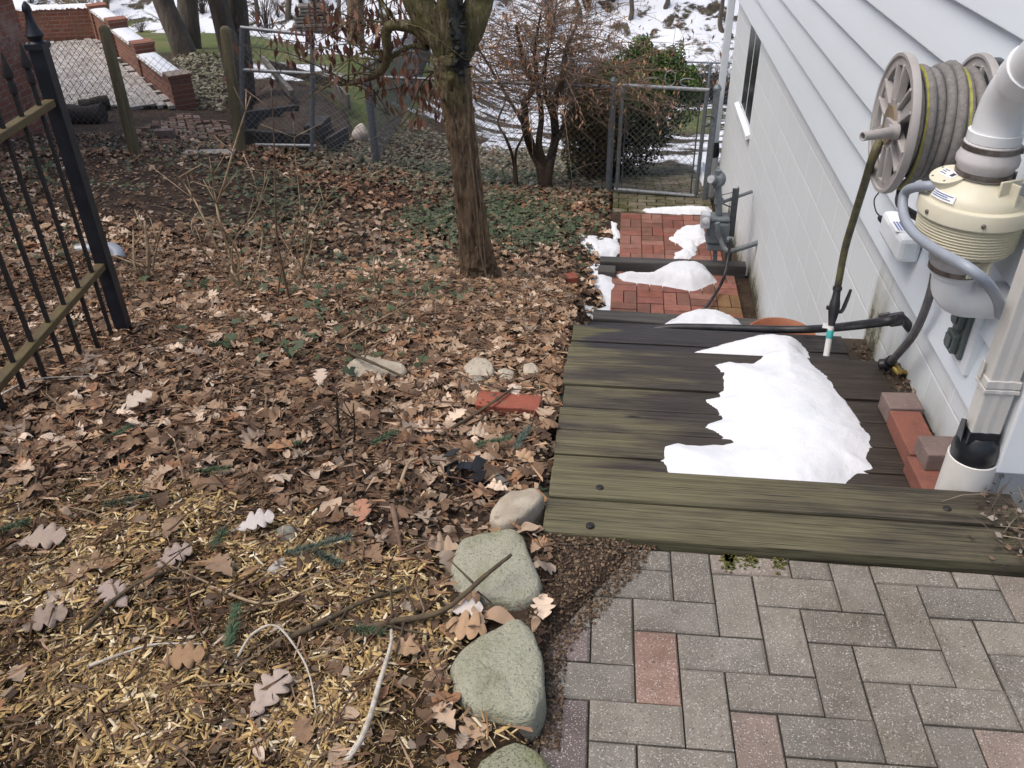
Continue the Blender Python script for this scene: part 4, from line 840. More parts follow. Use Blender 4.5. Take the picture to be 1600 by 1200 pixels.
# ================================================================== GATE AND CHAIN LINK
def link(b, p0, p1, z0a, z1a, z0b, z1b, pitch, r, n=3):
    """diagonal wires of a chain link panel between two uprights: p0/p1 xy, bottoms and tops at each end"""
    p0, p1 = np.array(p0[:2], float), np.array(p1[:2], float); L = np.linalg.norm(p1 - p0); H = z1a - z0a
    k = -H
    def P(u, v): f = u / L; q = p0 + (p1 - p0) * f; zb = z0a + (z0b - z0a) * f; zt = z1a + (z1b - z1a) * f; return (q[0], q[1], zb + (zt - zb) * v / H)
    while k < L:
        for s in (1, -1):
            a0 = (k, 0) if s > 0 else (k, H); a1 = (k + H, H) if s > 0 else (k + H, 0)
            (u0, v0), (u1, v1) = a0, a1; t0, t1 = 0, 1
            if u0 < 0: t0 = -u0 / (u1 - u0)
            if u1 > L: t1 = (L - u0) / (u1 - u0)
            if t1 - t0 < .01: continue
            A = P(u0 + (u1 - u0) * t0, v0 + (v1 - v0) * t0); C = P(u0 + (u1 - u0) * t1, v0 + (v1 - v0) * t1); dn = np.array([-(p1 - p0)[1], (p1 - p0)[0]]) / L * r * s
            b.tube([(A[0] + dn[0], A[1] + dn[1], A[2]), (C[0] + dn[0], C[1] + dn[1], C[2])], r, n, cap=False)
        k += pitch
def post_bm(b, x, y, z0, z1, r=.03, cap=True):
    b.lathe([(r, z0), (r, z1)] + ([(r * 1.25, z1 + .002), (r * 1.25, z1 + .03), (r * .9, z1 + .05), (r * .3, z1 + .065)] if cap else []), (x, y, 0), n=14)
gt = thing('chain_link_gate', 'galvanised chain link garden gate at the end of the brick path beside the house', 'gate', (.47, 9.25, -1.95))
gl0, gl1 = at_y(967, 296, 9.25), at_y(1086, 306, 9.2); GT0, GT1 = at_y(974, 138, 9.25), at_y(1107, 145, 9.2)
x0, x1 = .035, .905; zb, zt = -1.895, -.78
b = B(); b.tube([(x0, 9.27, zb), (x0, 9.27, zt - .06)], .021, 12); b.lathe([(.026, 0), (.026, .05), (.015, .07)], (x0, 9.27, zt - .06), n=12); b.build('stile', 'galvanised', gt, smooth=40); b = B(); b.tube([(x1, 9.21, zb - .03), (x1, 9.21, zt)], .021, 12); b.build('stile', 'galvanised', gt, smooth=40)
b = B(); b.tube([(x0 - .03, 9.272, zb), (x1 + .02, 9.212, zb - .03)], .021, 12); b.build('rail', 'galv_light', gt, smooth=40); b = B(); b.tube([(x0 + .0, 9.272, zt + .02), (x1 + .02, 9.212, zt)], .021, 12); b.build('rail', 'galv_light', gt, smooth=40)
b = B(); link(b, (x0 + .05, 9.265), (x1 - .05, 9.215), zb + .01, zt, zb - .02, zt, .068, .0022); b.build('mesh', 'wire', gt)
b = B(); b.tube([(x0 + .05, 9.266, zb), (x0 + .05, 9.266, zt)], .007, 6); b.build('tension_bar', 'steel_bar', gt); b = B(); b.tube([(x1 - .06, 9.214, zb), (x1 - .06, 9.214, zt)], .009, 6); b.build('tension_bar', 'steel_bar', gt)
for s0 in (.33, .52, .70):
    b = B(); pts = []; up = .17 if abs(s0 - .52) < .05 else .085
    for k in range(25):
        a = 2 * math.pi * k / 24 * (1.3 if up > .1 else .6) - .5
        pts.append((s0 + .055 * math.cos(a + 2.2) * (1 if up > .1 else 1.4), 9.24, zt + .03 + up / 2 * (1 + math.sin(a - .9)) * .9))
    b.tube(pts, .005, 6); b.build('scroll', 'galv_light', gt, smooth=1)
b = B(); b.tube([(x1 + .02, 9.2, -1.15), (1.0, 9.17, -1.10)], .014, 8); b.tube([(x1 + .02, 9.2, -1.05), (.97, 9.13, -1.02), (1.01, 9.12, -1.06)], .008, 6, smooth=4); b.build('latch', 'steel_bar', gt)
ft = thing('chain_link_fence', 'grey chain link fence from the gate leftwards to the corner post behind the leafy shrub', 'fence', (-1.4, 9.5, -1.98), 'chain link fences')
for x, y, zt_ in ((-.06, 9.35, -.76), (1.0, 9.16, -.77), (-2.85, 9.78, -.83)):
    b = B(); zg = float(ground(x, y)); post_bm(b, x, y, min(zg, -1.9) - .15, zt_, .034 if x > -2 else .05); b.build('post', 'galvanised', ft, smooth=30)
b = B(); b.tube([(-.06, 9.35, -.80), (-2.85, 9.78, -.84)], .02, 10); b.build('top_rail', 'galvanised', ft, smooth=40)
b = B(); link(b, (-.06, 9.36), (-2.85, 9.79), -1.95, -.82, -2.0, -.86, .075, .0022); b.build('mesh', 'wire', ft)
cor = np.array([-2.85, 9.78]); s18 = hit(643, 238); s27 = hit(672, 205)
fa = thing('chain_link_fence', 'long chain link fence running downhill away from the corner post', 'fence', (*s18[:2], s18[2]), 'chain link fences')
zc = float(ground(*cor)); z18 = s18[2]; z27 = s27[2]
s18 = np.array([-4.0, 17.2]); s27 = np.array([-5.6, 26.0]); z18 = float(ground(*s18)); z27 = float(ground(*s27))
for q, zq in ((s18, z18), (s27, z27)):
    b = B(); post_bm(b, q[0], q[1], zq - .2, zq + 1.15, .035); b.build('post', 'galvanised', fa, smooth=30)
b = B(); link(b, cor + (0, .06), s18, zc - .03, zc + 1.12, z18, z18 + 1.12, .09, .003); link(b, s18 + (0, .04), s27, z18, z18 + 1.12, z27, z27 + 1.12, .12, .004); b.build('mesh', 'wire_far', fa)
b = B(); b.tube([(*cor, zc + 1.14), (*s18, z18 + 1.14), (*s27, z27 + 1.14)], .018, 8); b.build('top_rail', 'galvanised', fa, smooth=30)
# left run: corner post -> neighbour's gate panel -> wooden posts
w375 = hit(376, 240); w205 = hit(212, 243)
fl = thing('wire_fence', 'sagging wire fence on two leaning wooden posts by the neighbour brick house', 'fence', w205, 'chain link fences')
tops = []
for base, tp in ((w375, (352, 46)), (w205, (163, 45))):
    top = at_y(tp[0], tp[1], base[1] + .05); tops.append(top); b = B(); b.tube([base - (0, 0, .25), base, base * .5 + top * .5, top, top + (0, 0, .03)], [.065, .062, .058, .055, .03], 10, jit=.16); b.build('wooden_post', 'post_wood', fl, smooth=1)
b = B(); pl_ = np.array([-6.9, 8.4]); zl = float(ground(*pl_)); link(b, w205, pl_, w205[2], tops[1][2] - .1, zl, zl + 1.15, .07, .0022); link(b, w375, w205, w375[2], tops[0][2] - .25, w205[2], tops[1][2] - .25, .075, .0016); b.build('mesh', 'wire', fl)
fp = thing('chain_link_gate', 'wider galvanised gate panel with a middle rail next to the mossy wooden post', 'gate', hit(440, 235))
pl0 = hit(392, 232); yy = pl0[1] + .05
def Q2(px, py): return at_y(px, py, yy)
b = B(); b.tube([Q2(378, 43), Q2(378, 240)], .024, 10); b.build('stile', 'galvanised', fp, smooth=40); b = B(); b.tube([Q2(488, 54), Q2(488, 215), Q2(488, 236)], .026, 10); b.build('stile', 'galvanised', fp, smooth=40)
for a, c in (((376, 43), (492, 55)), ((376, 109), (488, 115)), ((380, 226), (494, 228))):
    b = B(); b.tube([Q2(*a), Q2(*c)], .020, 10); b.build('rail', 'galv_light', fp, smooth=40)
b = B(); A_, B_, C_, D_ = Q2(378, 226), Q2(378, 43), Q2(488, 228), Q2(488, 54); link(b, A_, C_, A_[2], B_[2], C_[2], D_[2], .072, .0022); C2 = Q2(585, 268); link(b, C_, C2, C_[2], D_[2] - .05, C2[2], C2[2] + 1.1, .072, .0022); b.build('mesh', 'wire', fp)
b = B(); pts = [Q2(402 + k * 4, 41 - (k % 3 == 1) * 5 + k * .4) for k in range(12)]; b.tube(pts, .006, 5, smooth=4); b.build('tie_wire', 'wire', fp)
# far fence in the valley
ff = thing('chain_link_fence', 'distant chain link fence with a round hoop on its gate in the snowy valley', 'fence', hit(1158, 168), 'chain link fences')
fb = hit(1158, 166); FY2 = fb[1]
b = B()
for px in (905, 1048, 1155, 1218):
    pass
posts = [(x, float(ground(x, FY2))) for x in (-4.5, -1.5, 1.2, 4.05, 4.25 + 1.0, 5.5, 8)]
for px in (948, 1049, 1103):
    p = at_y(px, 168, FY2); z_ = float(ground(p[0], FY2)); b = B(); post_bm(b, p[0], FY2, z_ - .2, z_ + 1.2, .04); b.build('post', 'galvanised', ff, smooth=30)
pL, pR = at_y(800, 168, FY2), at_y(1160, 168, FY2); zL, zR = float(ground(pL[0], FY2)), float(ground(pR[0], FY2))
b = B(); b.tube([(pL[0], FY2, zL + 1.2), (pR[0], FY2, zR + 1.2)], .024, 8); b.build('top_rail', 'galvanised', ff, smooth=30)
b = B(); link(b, (pL[0], FY2), (pR[0], FY2), zL, zL + 1.2, zR, zR + 1.2, .14, .0045); b.build('mesh', 'wire_far', ff)
hc = at_y(1050, 60, FY2 - .1); p = at_y(1051, 58, FY2 - .1); zc_ = float(ground(p[0], FY2)); b = B(); b.tube([(p[0] + .32 * math.cos(a), FY2 - .08, zc_ + .75 + .36 * math.sin(a)) for a in np.linspace(0, 2 * math.pi, 29)], .025, 6, cap=False); b.build('hoop', 'galv_light', ff, smooth=1)

# ================================================================== IRON FENCE
ip = hit(192, 512); ip = np.array([-2.17, 3.14, float(ground(-2.17, 3.14))])
fi = thing('iron_fence', 'black spear topped iron fence panel with algae on its rails at the left edge', 'fence', ip)
fd = np.array([.13, -.94, 0]); fd /= np.linalg.norm(fd); fn = np.array([fd[1], -fd[0], 0])
b = B(); b.obox(ip + (0, 0, .52), fd, fn, (0, 0, 1), .0285, .0285, .71); b.build('post', 'iron_black', fi, bevel=.004)
b = B(); zt0 = ip[2] + 1.23
b.obox((ip[0], ip[1], zt0 + .011), fd, fn, (0, 0, 1), .034, .034, .010); b.lathe([(.030, zt0 + .022), (.022, zt0 + .03), (.026, zt0 + .038), (.034, zt0 + .05), (.022, zt0 + .075), (.015, zt0 + .10), (.012, zt0 + .125), (.017, zt0 + .135), (.014, zt0 + .15), (.003, zt0 + .165)], (ip[0], ip[1], 0), n=18); b.build('finial', 'iron_black', fi, smooth=40)
for z, h in ((.71, .014), (.02, .014)):
    b = B(); b.obox(np.array([ip[0], ip[1], z]) + fd * (.036 + .98), fd, fn, (0, 0, 1), .98, .020, h); b.build('rail', 'iron_algae', fi, bevel=.003)
pk = None
for k in range(13):
    s = .036 + .085 + k * .142; q = np.array([ip[0], ip[1], 0]) + fd * s; zb_ = -.25 + k * .0
    zb_ = float(ground(q[0], q[1])) + .02
    if pk is None or True:
        b = B(); b.obox(q + (0, 0, (.82 + zb_) / 2), fd, fn, (0, 0, 1), .0066, .0066, (.82 - zb_) / 2); b.lathe([(.008, .80), (.014, .808), (.014, .835), (.010, .845), (.010, .855), (.017, .862), (.018, .874), (.010, .905), (.002, .945)], (q[0], q[1], 0), n=8)
        pk = b.build('picket', 'iron_rust', fi, smooth=25)
# grey pvc elbow lying behind the fence post
b = B(); pe = hit(165, 402); pe = np.array([pe[0], pe[1], pe[2] + .055]); pu = np.array([.95, .25, 0]); pts = [pe - pu * .16, pe - pu * .09, pe + pu * .03]
for k in range(1, 8): a = R_(90) * k / 7; pts.append(pe + pu * (.03 + .07 * math.sin(a)) + np.array([.1, -.6, -.5]) * .09 * (1 - math.cos(a)))
ge = thing('pipe_elbow', 'grey plastic pipe elbow lying on the leaves behind the iron post', 'pipe', pe - (0, 0, .055))
b.tube(pts[2:] , .043, 18); b.build('bend', 'grey_conduit', ge, smooth=40)
b = B(); b.tube(pts[:2] + [pts[1] + pu * .06], .047, 18); b.build('collar', 'galv_light', ge, smooth=40)

# ================================================================== NEIGHBOUR
nh = thing('brick_house', 'old red brick house wall at the far left beyond the iron fence', 'house', (-11, 3, -2))
b = B(); b.box(-15, -7.05, -4, 10.0, -2.3, 4.5); b.build('wall', 'brick_house_wall', nh)
b = B(); b.add([(-15.4, -4.4, 4.5), (-6.7, -4.4, 4.5), (-6.7, 10.4, 4.5), (-15.4, 10.4, 4.5), (-11, -4.4, 7), (-11, 10.4, 7)], [(0, 4, 5, 3), (1, 2, 5, 4), (0, 1, 4), (2, 3, 5), (3, 2, 1, 0)]); b.build('roof', 'board_dark', nh)
# stepped brick garden wall around the pale patio
gw = thing('garden_wall', 'low stepped red brick wall with snow capped coping around the neighbour patio', 'wall', (*A0, -1.95))
ed = A1 - A0; Lw = np.linalg.norm(ed); ed /= Lw; en = np.array([ed[1], -ed[0]]); en = en if en[0] > 0 else -en
def seg(b, s0, s1, w0, w1, z0, z1):
    q = [A0 + ed * s0 + en * w0, A0 + ed * s1 + en * w0, A0 + ed * s1 + en * w1, A0 + ed * s0 + en * w1]; b.hexa([(x, y, z0) for x, y in q] + [(x, y, z1) for x, y in q])
b = B(); PIL = [.0, Lw * .36, Lw * .68, Lw - .1]; ZW = [-1.56, -1.46, -1.37, -1.37]
for k in range(3): seg(b, PIL[k] + (.10 if k == 0 else .0), PIL[k + 1], .03, .25, -2.6, ZW[k])
b.build('wall', 'garden_brick', gw)
for k, s0 in enumerate(PIL):
    b = B(); seg(b, s0 - .06, s0 + .24, 0, .31, -2.7, ZW[k] + .045); seg(b, s0 - .075, s0 + .255, -.015, .325, ZW[k] + .047, ZW[k] + .095); b.build('pillar', 'garden_brick', gw)
for k in range(3):
    b = B(); seg(b, PIL[k] + .30, PIL[k + 1] - .08, -.01, .29, ZW[k] + .002, ZW[k] + .045); b.build('coping', 'concrete_cap', gw)
b = B(); q0 = A1 + en * .1; q1 = A2 + np.array([-1.0, .3]); dd = q1 - q0; b.hexa([(q0[0], q0[1], -2.6), (q1[0], q1[1], -2.6), (q1[0], q1[1] + .25, -2.6), (q0[0], q0[1] + .25, -2.6), (q0[0], q0[1], -1.32), (q1[0], q1[1], -1.32), (q1[0], q1[1] + .25, -1.32), (q0[0], q0[1] + .25, -1.32)]); b.build('back_wall', 'garden_brick_back', gw)
for k in range(3):
    c_ = [A0 + ed * s + en * w_ for s, w_ in ((PIL[k] + .34, .0), (PIL[k + 1] - .18, .0), (PIL[k + 1] - .18, .28), (PIL[k] + .34, .28))]
    snow(('snow strip on the coping nearest the open end of the brick wall', 'snow strip on the middle coping of the brick garden wall', 'snow strip on the farthest coping of the brick garden wall')[k], c_, flat(ZW[k] + .046), .03, .04, .02, .02)
c_ = [q0 + (0, 0), q1 + (0, 0), q1 + (0, .25), q0 + (0, .25)]; snow('long snow strip along the back brick wall of the patio', c_, flat(-1.319), .05, .05, .025, .02)
# loose brick path by the wooden posts
lp = B(); ce = hit(292, 200)
pave(lp, herring(-14, 14, -12, 12, .105, ce[0], ce[1], R_(28)), lambda x, y: float(ground(x, y)) + .03 + .02 * math.sin(x * 9) * math.cos(y * 7), pal=Pal_ if False else (lambda q: (setattr(q, 'pick', lambda x, y: random.choice([(.22, .14, .10), (.27, .19, .15), (.19, .115, .085), (.30, .225, .18)])), q)[1])(Pal([(1, (1, 1, 1))])), joint=.022, bev=.004,
     keep=lambda x, y: bool(in_poly(np.array(x), np.array(y), [hit(*p) for p in ((205, 205), (285, 180), (355, 192), (362, 212), (330, 222), (312, 240), (215, 242))])) and random.random() < .86)
tag(lp.build('loose_brick_path', 'paver_red'), kind='structure')
p = hit(260, 218); brick('dark red brick standing up out of the loose brick path by the wooden post', (p[0], p[1], p[2]), .22, .10, .12, R_(10), 'brick_brown', 'bricks of the neighbour path')
p = hit(370, 243); brick('pale flat paving stone lying between the two wooden posts', (p[0] - .3, p[1], p[2] - .02), .55, .14, .06, R_(8), 'concrete_cap', 'bricks of the neighbour path')
for k, (px, py, L, r, a, lab) in enumerate(((128, 192, .62, .13, 5, 'thick dark log lying beside the brick house behind the iron post'), (150, 172, .4, .10, 40, 'shorter dark log stacked behind the thick one by the patio edge'))):
    p = hit(px, py); u = np.array([math.cos(R_(a)), math.sin(R_(a)), 0]); b = B(); b.tube([p + (0, 0, r * .8) + u * (s - .5) * L for s in np.linspace(0, 1, 8)], [r * (1 + .1 * math.sin(k * 3 + i)) for i in range(8)], 14, jit=.15); tag(b.build('log', 'log_dark', smooth=40), lab, 'log', 'dark logs')

# raised bed with timbers beyond the fence
bd = thing('raised_bed', 'raised soil bed with weathered timber edging beyond the chain link fence', 'garden bed', hit(480, 190))
def board(parent, a, c, h, t, m, lift=0, name='edge_board'):
    a, c = np.array(a), np.array(c); u = (c - a); b = B(); b.obox((a + c) / 2 + (0, 0, lift), u, np.cross((0, 0, 1), u), np.cross(u, np.cross((0, 0, 1), u)), np.linalg.norm(u) / 2, t / 2, h / 2); b.build(name, m, parent, bevel=.008)
up = lambda p, h: p + np.array([0, 0, h])
q1, q2, q3, q4, q5 = hit(420, 128), hit(545, 182), hit(548, 212), hit(462, 190), hit(395, 215)
mb_ = B(); Ns = 26
poly = [hit(*p) for p in ((395, 165), (425, 130), (540, 180), (552, 215), (500, 236), (400, 212))]
xx, yy_ = np.meshgrid(np.linspace(min(p[0] for p in poly), max(p[0] for p in poly), 60), np.linspace(min(p[1] for p in poly), max(p[1] for p in poly), 60), indexing='ij'); s = sdist(xx, yy_, poly)
zz = ground(xx, yy_) + np.where(s > 0, .17 * (1 - np.exp(-np.maximum(s, 0) / .3)) + .14 * fbm(xx * 5, yy_ * 5, 4), s) ; idx = np.arange(3600).reshape(60, 60)
npmesh('soil_mound', np.stack([xx.ravel(), yy_.ravel(), zz.ravel()], 1), np.stack([idx[:-1, :-1].ravel(), idx[1:, :-1].ravel(), idx[1:, 1:].ravel(), idx[:-1, 1:].ravel()], 1), 'soil', parent=bd, smooth=1)
board(bd, up(hit(416, 124), .22), up(hit(462, 186), .22), .10, .07, 'board_grey', .12)
board(bd, up(hit(425, 126), .18), up(hit(536, 160), .18), .16, .05, 'board_dark', .08); board(bd, up(hit(523, 158), .2), up(hit(548, 184), .2), .22, .05, 'board_grey', .03)
board(bd, up(hit(385, 210), .12), up(hit(468, 196), .12), .20, .07, 'board_dark', .05); board(bd, up(hit(492, 232), .12), up(hit(508, 214), .12), .26, .2, 'board_dark', .02); board(bd, up(hit(515, 240), .08), up(hit(543, 224), .1), .18, .06, 'board_dark', .02); board(bd, up(hit(385, 230), .1), up(hit(490, 236), .1), .2, .08, 'board_dark', .0)
p = hit(562, 224); b = B(); n_ = 14; vs = []
for i in range(9):
    for j in range(n_):
        a = 2 * math.pi * j / n_; t_ = i / 8; r = (.09 * math.sin(math.pi * min(1, t_ * .85 + .12)) + .01) * (1 + .25 * math.sin(3 * a + i * .7)); vs.append((p[0] + r * math.cos(a) + .05 * t_, p[1] + r * math.sin(a) * .8, p[2] + .26 * t_))
b.add(vs, [(i * n_ + j, i * n_ + (j + 1) % n_, (i + 1) * n_ + (j + 1) % n_, (i + 1) * n_ + j) for i in range(8) for j in range(n_)] + [tuple(range(8 * n_, 9 * n_))]); tag(b.build('crumpled_bag', 'bag_white', smooth=1), 'small pale crumpled bag standing at the right corner of the raised bed', 'bag')
# stack of weathered boards by the far trees
p = hit(492, 48); b = B(); st_ = thing('board_stack', 'stack of weathered grey boards in the snow near the far tree trunk', 'boards', p)
for k in range(7):
    b = B(); b.obox(p + (random.uniform(-.1, .1), random.uniform(-.1, .1), .12 + k * .13), (1, .25 + random.uniform(-.1, .1), 0), (-.25, 1, 0), (0, 0, 1), .75 - .04 * k, .3, .045); b.build('board', 'board_grey', st_, bevel=.01)

# ================================================================== TREES
def grow(b, path, radii, n=20, lump=.10, seed=0, k=8, ridge=0):
    P, rr = spline(np.array(path, float), np.array(radii, float), k)
    T = np.gradient(P, axis=0); T /= np.linalg.norm(T, axis=1)[:, None]; u = np.cross(T[0], (0, 1, 0)); u /= np.linalg.norm(u); a = np.arange(n) / n * 2 * np.pi; vs = []
    for i in range(len(P)):
        u = u - T[i] * (u @ T[i]); u /= np.linalg.norm(u); v = np.cross(T[i], u)
        l = 1 + lump * ((vnoise(np.cos(a) * 2.2 + 5, np.sin(a) * 2.2 + i * .12, seed) - .5) * 2 + .6 * (vnoise(np.cos(a) * 5 + 9, np.sin(a) * 5 + i * .25, seed + 3) - .5))
        rg = np.abs(vnoise(np.cos(a) * 7 + 20, np.sin(a) * 7 + i * .09, seed + 7) - .5) + .5 * np.abs(vnoise(np.cos(a) * 13 + 20, np.sin(a) * 13 + i * .3, seed + 9) - .5); l = l + ridge * (rg - .3)
        vs.append(P[i] + (np.cos(a) * rr[i] * l)[:, None] * u + (np.sin(a) * rr[i] * l)[:, None] * v)
    vs = np.concatenate(vs); b.add(vs, [(i * n + j, i * n + (j + 1) % n, (i + 1) * n + (j + 1) % n, (i + 1) * n + j) for i in range(len(P) - 1) for j in range(n)] + [tuple(range((len(P) - 1) * n, len(P) * n))]); return P
def quads(centers, du, dv, cols, name, m, parent):
    """centers (n,3), half-vectors du,dv (n,3): leaf-like rhombic faces"""
    n = len(centers); V = np.stack([centers - dv, centers + du * .9 - dv * .1, centers + dv, centers - du * .9 - dv * .1], 1).reshape(-1, 3)
    return npmesh(name, V, np.arange(n * 4).reshape(n, 4), m, np.repeat(cols, 4, 0), parent)
def unit(v): return v / (np.linalg.norm(v, axis=-1, keepdims=True) + 1e-9)
TY = hit(748, 440)[1]
def T2(px, py, dy=0): return at_y(px, py, TY + dy)
tb = T2(750, 440)
tr = thing('oak_tree', 'brown barked tree with forked mossy top rising out of the leaf litter', 'tree', tb)
b = B(); grow(b, [tb - (0, 0, .15), tb + (0, 0, .0), tb + (-.01, 0, .09), T2(743, 395), T2(735, 320), T2(726, 235), T2(714, 160), T2(707, 112), T2(703, 88), T2(701, 75)], [.185, .150, .122, .108, .091, .089, .095, .108, .10, .05], 84, .14, 1, 22, .24); b.build('trunk', 'bark', tr, smooth=1)
b = B(); grow(b, [T2(704, 100), T2(688, 60), T2(668, 25), T2(645, -20), T2(615, -120), T2(560, -300, .4), T2(520, -520, .8)], [.07, .085, .085, .08, .07, .05, .03], 64, .13, 4, 14, .2); grow(b, [T2(700, 80), T2(702, 30), T2(704, -30), T2(698, -180, .3), T2(690, -420, .5)], [.08, .075, .07, .06, .035], 60, .12, 5, 14, .2)
grow(b, [T2(708, 100), T2(728, 62), T2(742, 22), T2(756, -30), T2(800, -180, -.3), T2(850, -420, -.5)], [.07, .085, .082, .075, .06, .035], 60, .13, 6, 14, .2); b.build('fork', 'bark_moss', tr, smooth=1)
b = B(); LB = grow(b, [T2(672, 62), T2(652, 44), T2(632, 40), T2(613, 39, .02), T2(604, 48, .05), T2(605, 72, .08), T2(603, 98, .12), T2(592, 114, .15), T2(575, 122, .2), T2(552, 130, .22), T2(531, 133, .25)], [.05, .04, .034, .032, .03, .027, .025, .022, .018, .013, .006], 12, .12, 7)
grow(b, [T2(606, 96, .1), T2(622, 82, .1), T2(645, 72, .05), T2(668, 74)], [.014, .013, .014, .02], 8, .1, 8)
for k in range(26):
    i = random.randint(20, len(LB) - 1); p = LB[i]; d = unit(np.array([random.uniform(-1.3, .4), random.uniform(-.5, .9), random.uniform(-.3, .8)])); L = random.uniform(.3, .8)
    b.tube([p, p + d * L * .4 + (0, 0, .04), p + d * L + (0, 0, -.06)], [.006, .004, .0015], 5, smooth=3)
b.build('limb', 'bark_moss', tr, smooth=1)
# dead leaves still hanging on the low twigs
cl = []
for px, py, n_, sp_ in ((495, 60, 55, .14), (530, 70, 60, .16), (555, 40, 40, .16), (590, 60, 40, .14), (545, 110, 30, .12), (600, 125, 30, .14), (640, 130, 40, .16), (665, 150, 60, .16), (690, 130, 50, .14), (650, 170, 35, .14), (460, 70, 20, .2), (430, 65, 14, .2), (610, 20, 40, .2), (560, 10, 40, .2), (590, 150, 14, .1), (640, 90, 20, .15)):
    c = T2(px, py, random.uniform(.1, .5)); cl.append(c + rng.normal(0, 1, (n_, 3)) * np.array([sp_, sp_, sp_ * .75]) * .8)
C = np.concatenate(cl); n = len(C); sz = rng.uniform(.028, .05, n)
dv = unit(np.column_stack([rng.normal(0, .25, n), rng.normal(0, .25, n), -np.ones(n)])) * sz[:, None]; du = unit(np.cross(dv, rng.normal(0, 1, (n, 3)))) * (sz * .36)[:, None]
pal_ = np.array([(.16, .07, .045), (.21, .10, .065), (.11, .05, .036), (.25, .135, .09)]); quads(C, du, dv, pal_[rng.integers(0, 4, n)], 'dead_leaves', 'foliage', tr)
b = B()
for px0, py0, px1, py1, dy in ((545, 128, 375, 70, .3), (600, 100, 470, 45, .3), (603, 60, 500, 20, .4), (590, 115, 430, 60, .3), (604, 45, 560, -20, .2), (560, 128, 610, 180, .2), (680, 110, 640, 180, .15), (690, 115, 620, 140, .25), (592, 20, 585, 120, .3), (640, 40, 600, -10, .3)):
    p0, p1 = T2(px0, py0, dy * .5), T2(px1, py1, dy); md = (p0 + p1) / 2 + (0, 0, .05); b.tube([p0, md, p1], [.006, .004, .002], 5, smooth=5)
    for k in range(7):
        t_ = random.random(); s0 = p0 + (p1 - p0) * t_ + (0, 0, .04 * math.sin(math.pi * t_)); b.tube([s0, s0 + np.array([random.uniform(-.2, .15), random.uniform(-.1, .1), random.uniform(-.15, .12)])], [.003, .0015], 4)
b.build('twig', 'twig_dark', tr, smooth=1)
# vine on the trunk
vn = thing('vine', 'dark shaggy dead vine clinging to the right side of the forked trunk', 'vine', T2(757, 440, -.16))
b = B(); K = [T2(722, 120, -.12), T2(720, 90, -.14), T2(716, 60, -.14), T2(712, 25, -.12), T2(706, -20, -.1), T2(704, -120, .1)]
b.tube(K, [.02, .03, .036, .034, .03, .02], 12, smooth=6, jit=.5)
for k in range(60):
    t_ = random.random() * 4; i = int(t_); p = K[i] + (K[i + 1] - K[i]) * (t_ - i); d = unit(np.array([random.gauss(0, 1), random.uniform(-1, .1), random.gauss(0, .8)])); b.obox(p + d * .035, d, np.cross(d, (0, 0, 1)), (0, 0, 1), .028, .012, .004)
b.build('dark_stem', 'vine_dark', vn, smooth=40)
b = B(); b.tube([T2(726, 120, -.115), T2(733, 165, -.11), T2(733, 215, -.105), T2(741, 285, -.105), T2(747, 345, -.115), T2(752, 400, -.135), T2(764, 445, -.17)], [.004, .007, .007, .006, .006, .006, .005], 7, smooth=6); b.tube([T2(760, 440, -.15), T2(752, 330, -.09), T2(744, 260, -.08), T2(752, 235, -.02)], .004, 6, smooth=6); b.build('thin_stem', 'vine_tan', vn, smooth=1)

# big background trunks
def trunk(label, base_px, tops, radii, m='bark_dark', grp='bare tree trunks beyond the fence', name='bare_tree', yoff=0):
    p = hit(*base_px); t = thing(name, label, 'tree', p, grp); b = B(); pts = [p - (0, 0, .3), p] + [at_y(px, py, p[1] + yoff * (i + 1)) for i, (px, py) in enumerate(tops)]
    e = pts[-1]; dirn = unit(pts[-1] - pts[-2]); pts += [e + dirn * 1.2 + (0, 0, .6), e + dirn * 2 + (0, 0, 2.4), e + dirn * 2.6 + (0, 0, 4.5)]
    grow(b, pts, radii + [radii[-1] * .85, radii[-1] * .6, radii[-1] * .25], 16, .1, random.randint(0, 99)); b.build('trunk', m, t, smooth=1)
    b = B()
    for k in range(7):
        q = pts[-2] * (1 - k / 9) + pts[-1] * (k / 9); d = unit(np.array([random.gauss(0, 1), random.gauss(0, 1), .7])); b.tube([q, q + d * .8, q + d * 1.8 + (0, 0, .5)], [radii[-1] * .35, radii[-1] * .2, .008], 6, smooth=4)
    b.build('branch', m, t, smooth=1); return t
trunk('bare trunk leaning left above the end of the brick garden wall', (290, 84), [(275, 50), (262, 20), (250, -15)], [.28, .26, .23, .215, .2])
trunk('straight bare trunk just right of the leaning one behind the brick wall', (297, 76), [(296, 45), (294, 15), (292, -20)], [.27, .25, .24, .23, .22])
trunk('dark trunk leaning left close behind the mossy wooden post', (378, 172), [(366, 110), (352, 50), (340, 0), (330, -40)], [.20, .17, .15, .14, .135, .13])
trunk('dark upright trunk of the pair behind the mossy wooden post', (384, 166), [(380, 110), (374, 50), (370, 0), (366, -40)], [.20, .17, .15, .14, .135, .13])
trunk('thick brown trunk standing in the far snow beyond the hanging leaves', (556, 68), [(555, 40), (556, 10), (558, -20)], [.24, .22, .21, .2, .2], 'bark')
trunk('slim dark trunk beside the stacked boards in the snow', (450, 30), [(451, 10), (452, -12)], [.14, .12, .11, .1])
for k, (px, py) in enumerate(((402, 28), (524, 48), (700, 30), (640, 22), (985, 30), (1040, 12), (1128, 50), (905, 30))):
    trunk('thin bare tree on the snowy far bank', (px, py), [(px + random.uniform(-4, 4), py - 14), (px + random.uniform(-9, 9), py - 40)], [.11, .10, .09, .08], 'bark_dark', 'thin bare trees on the far bank')

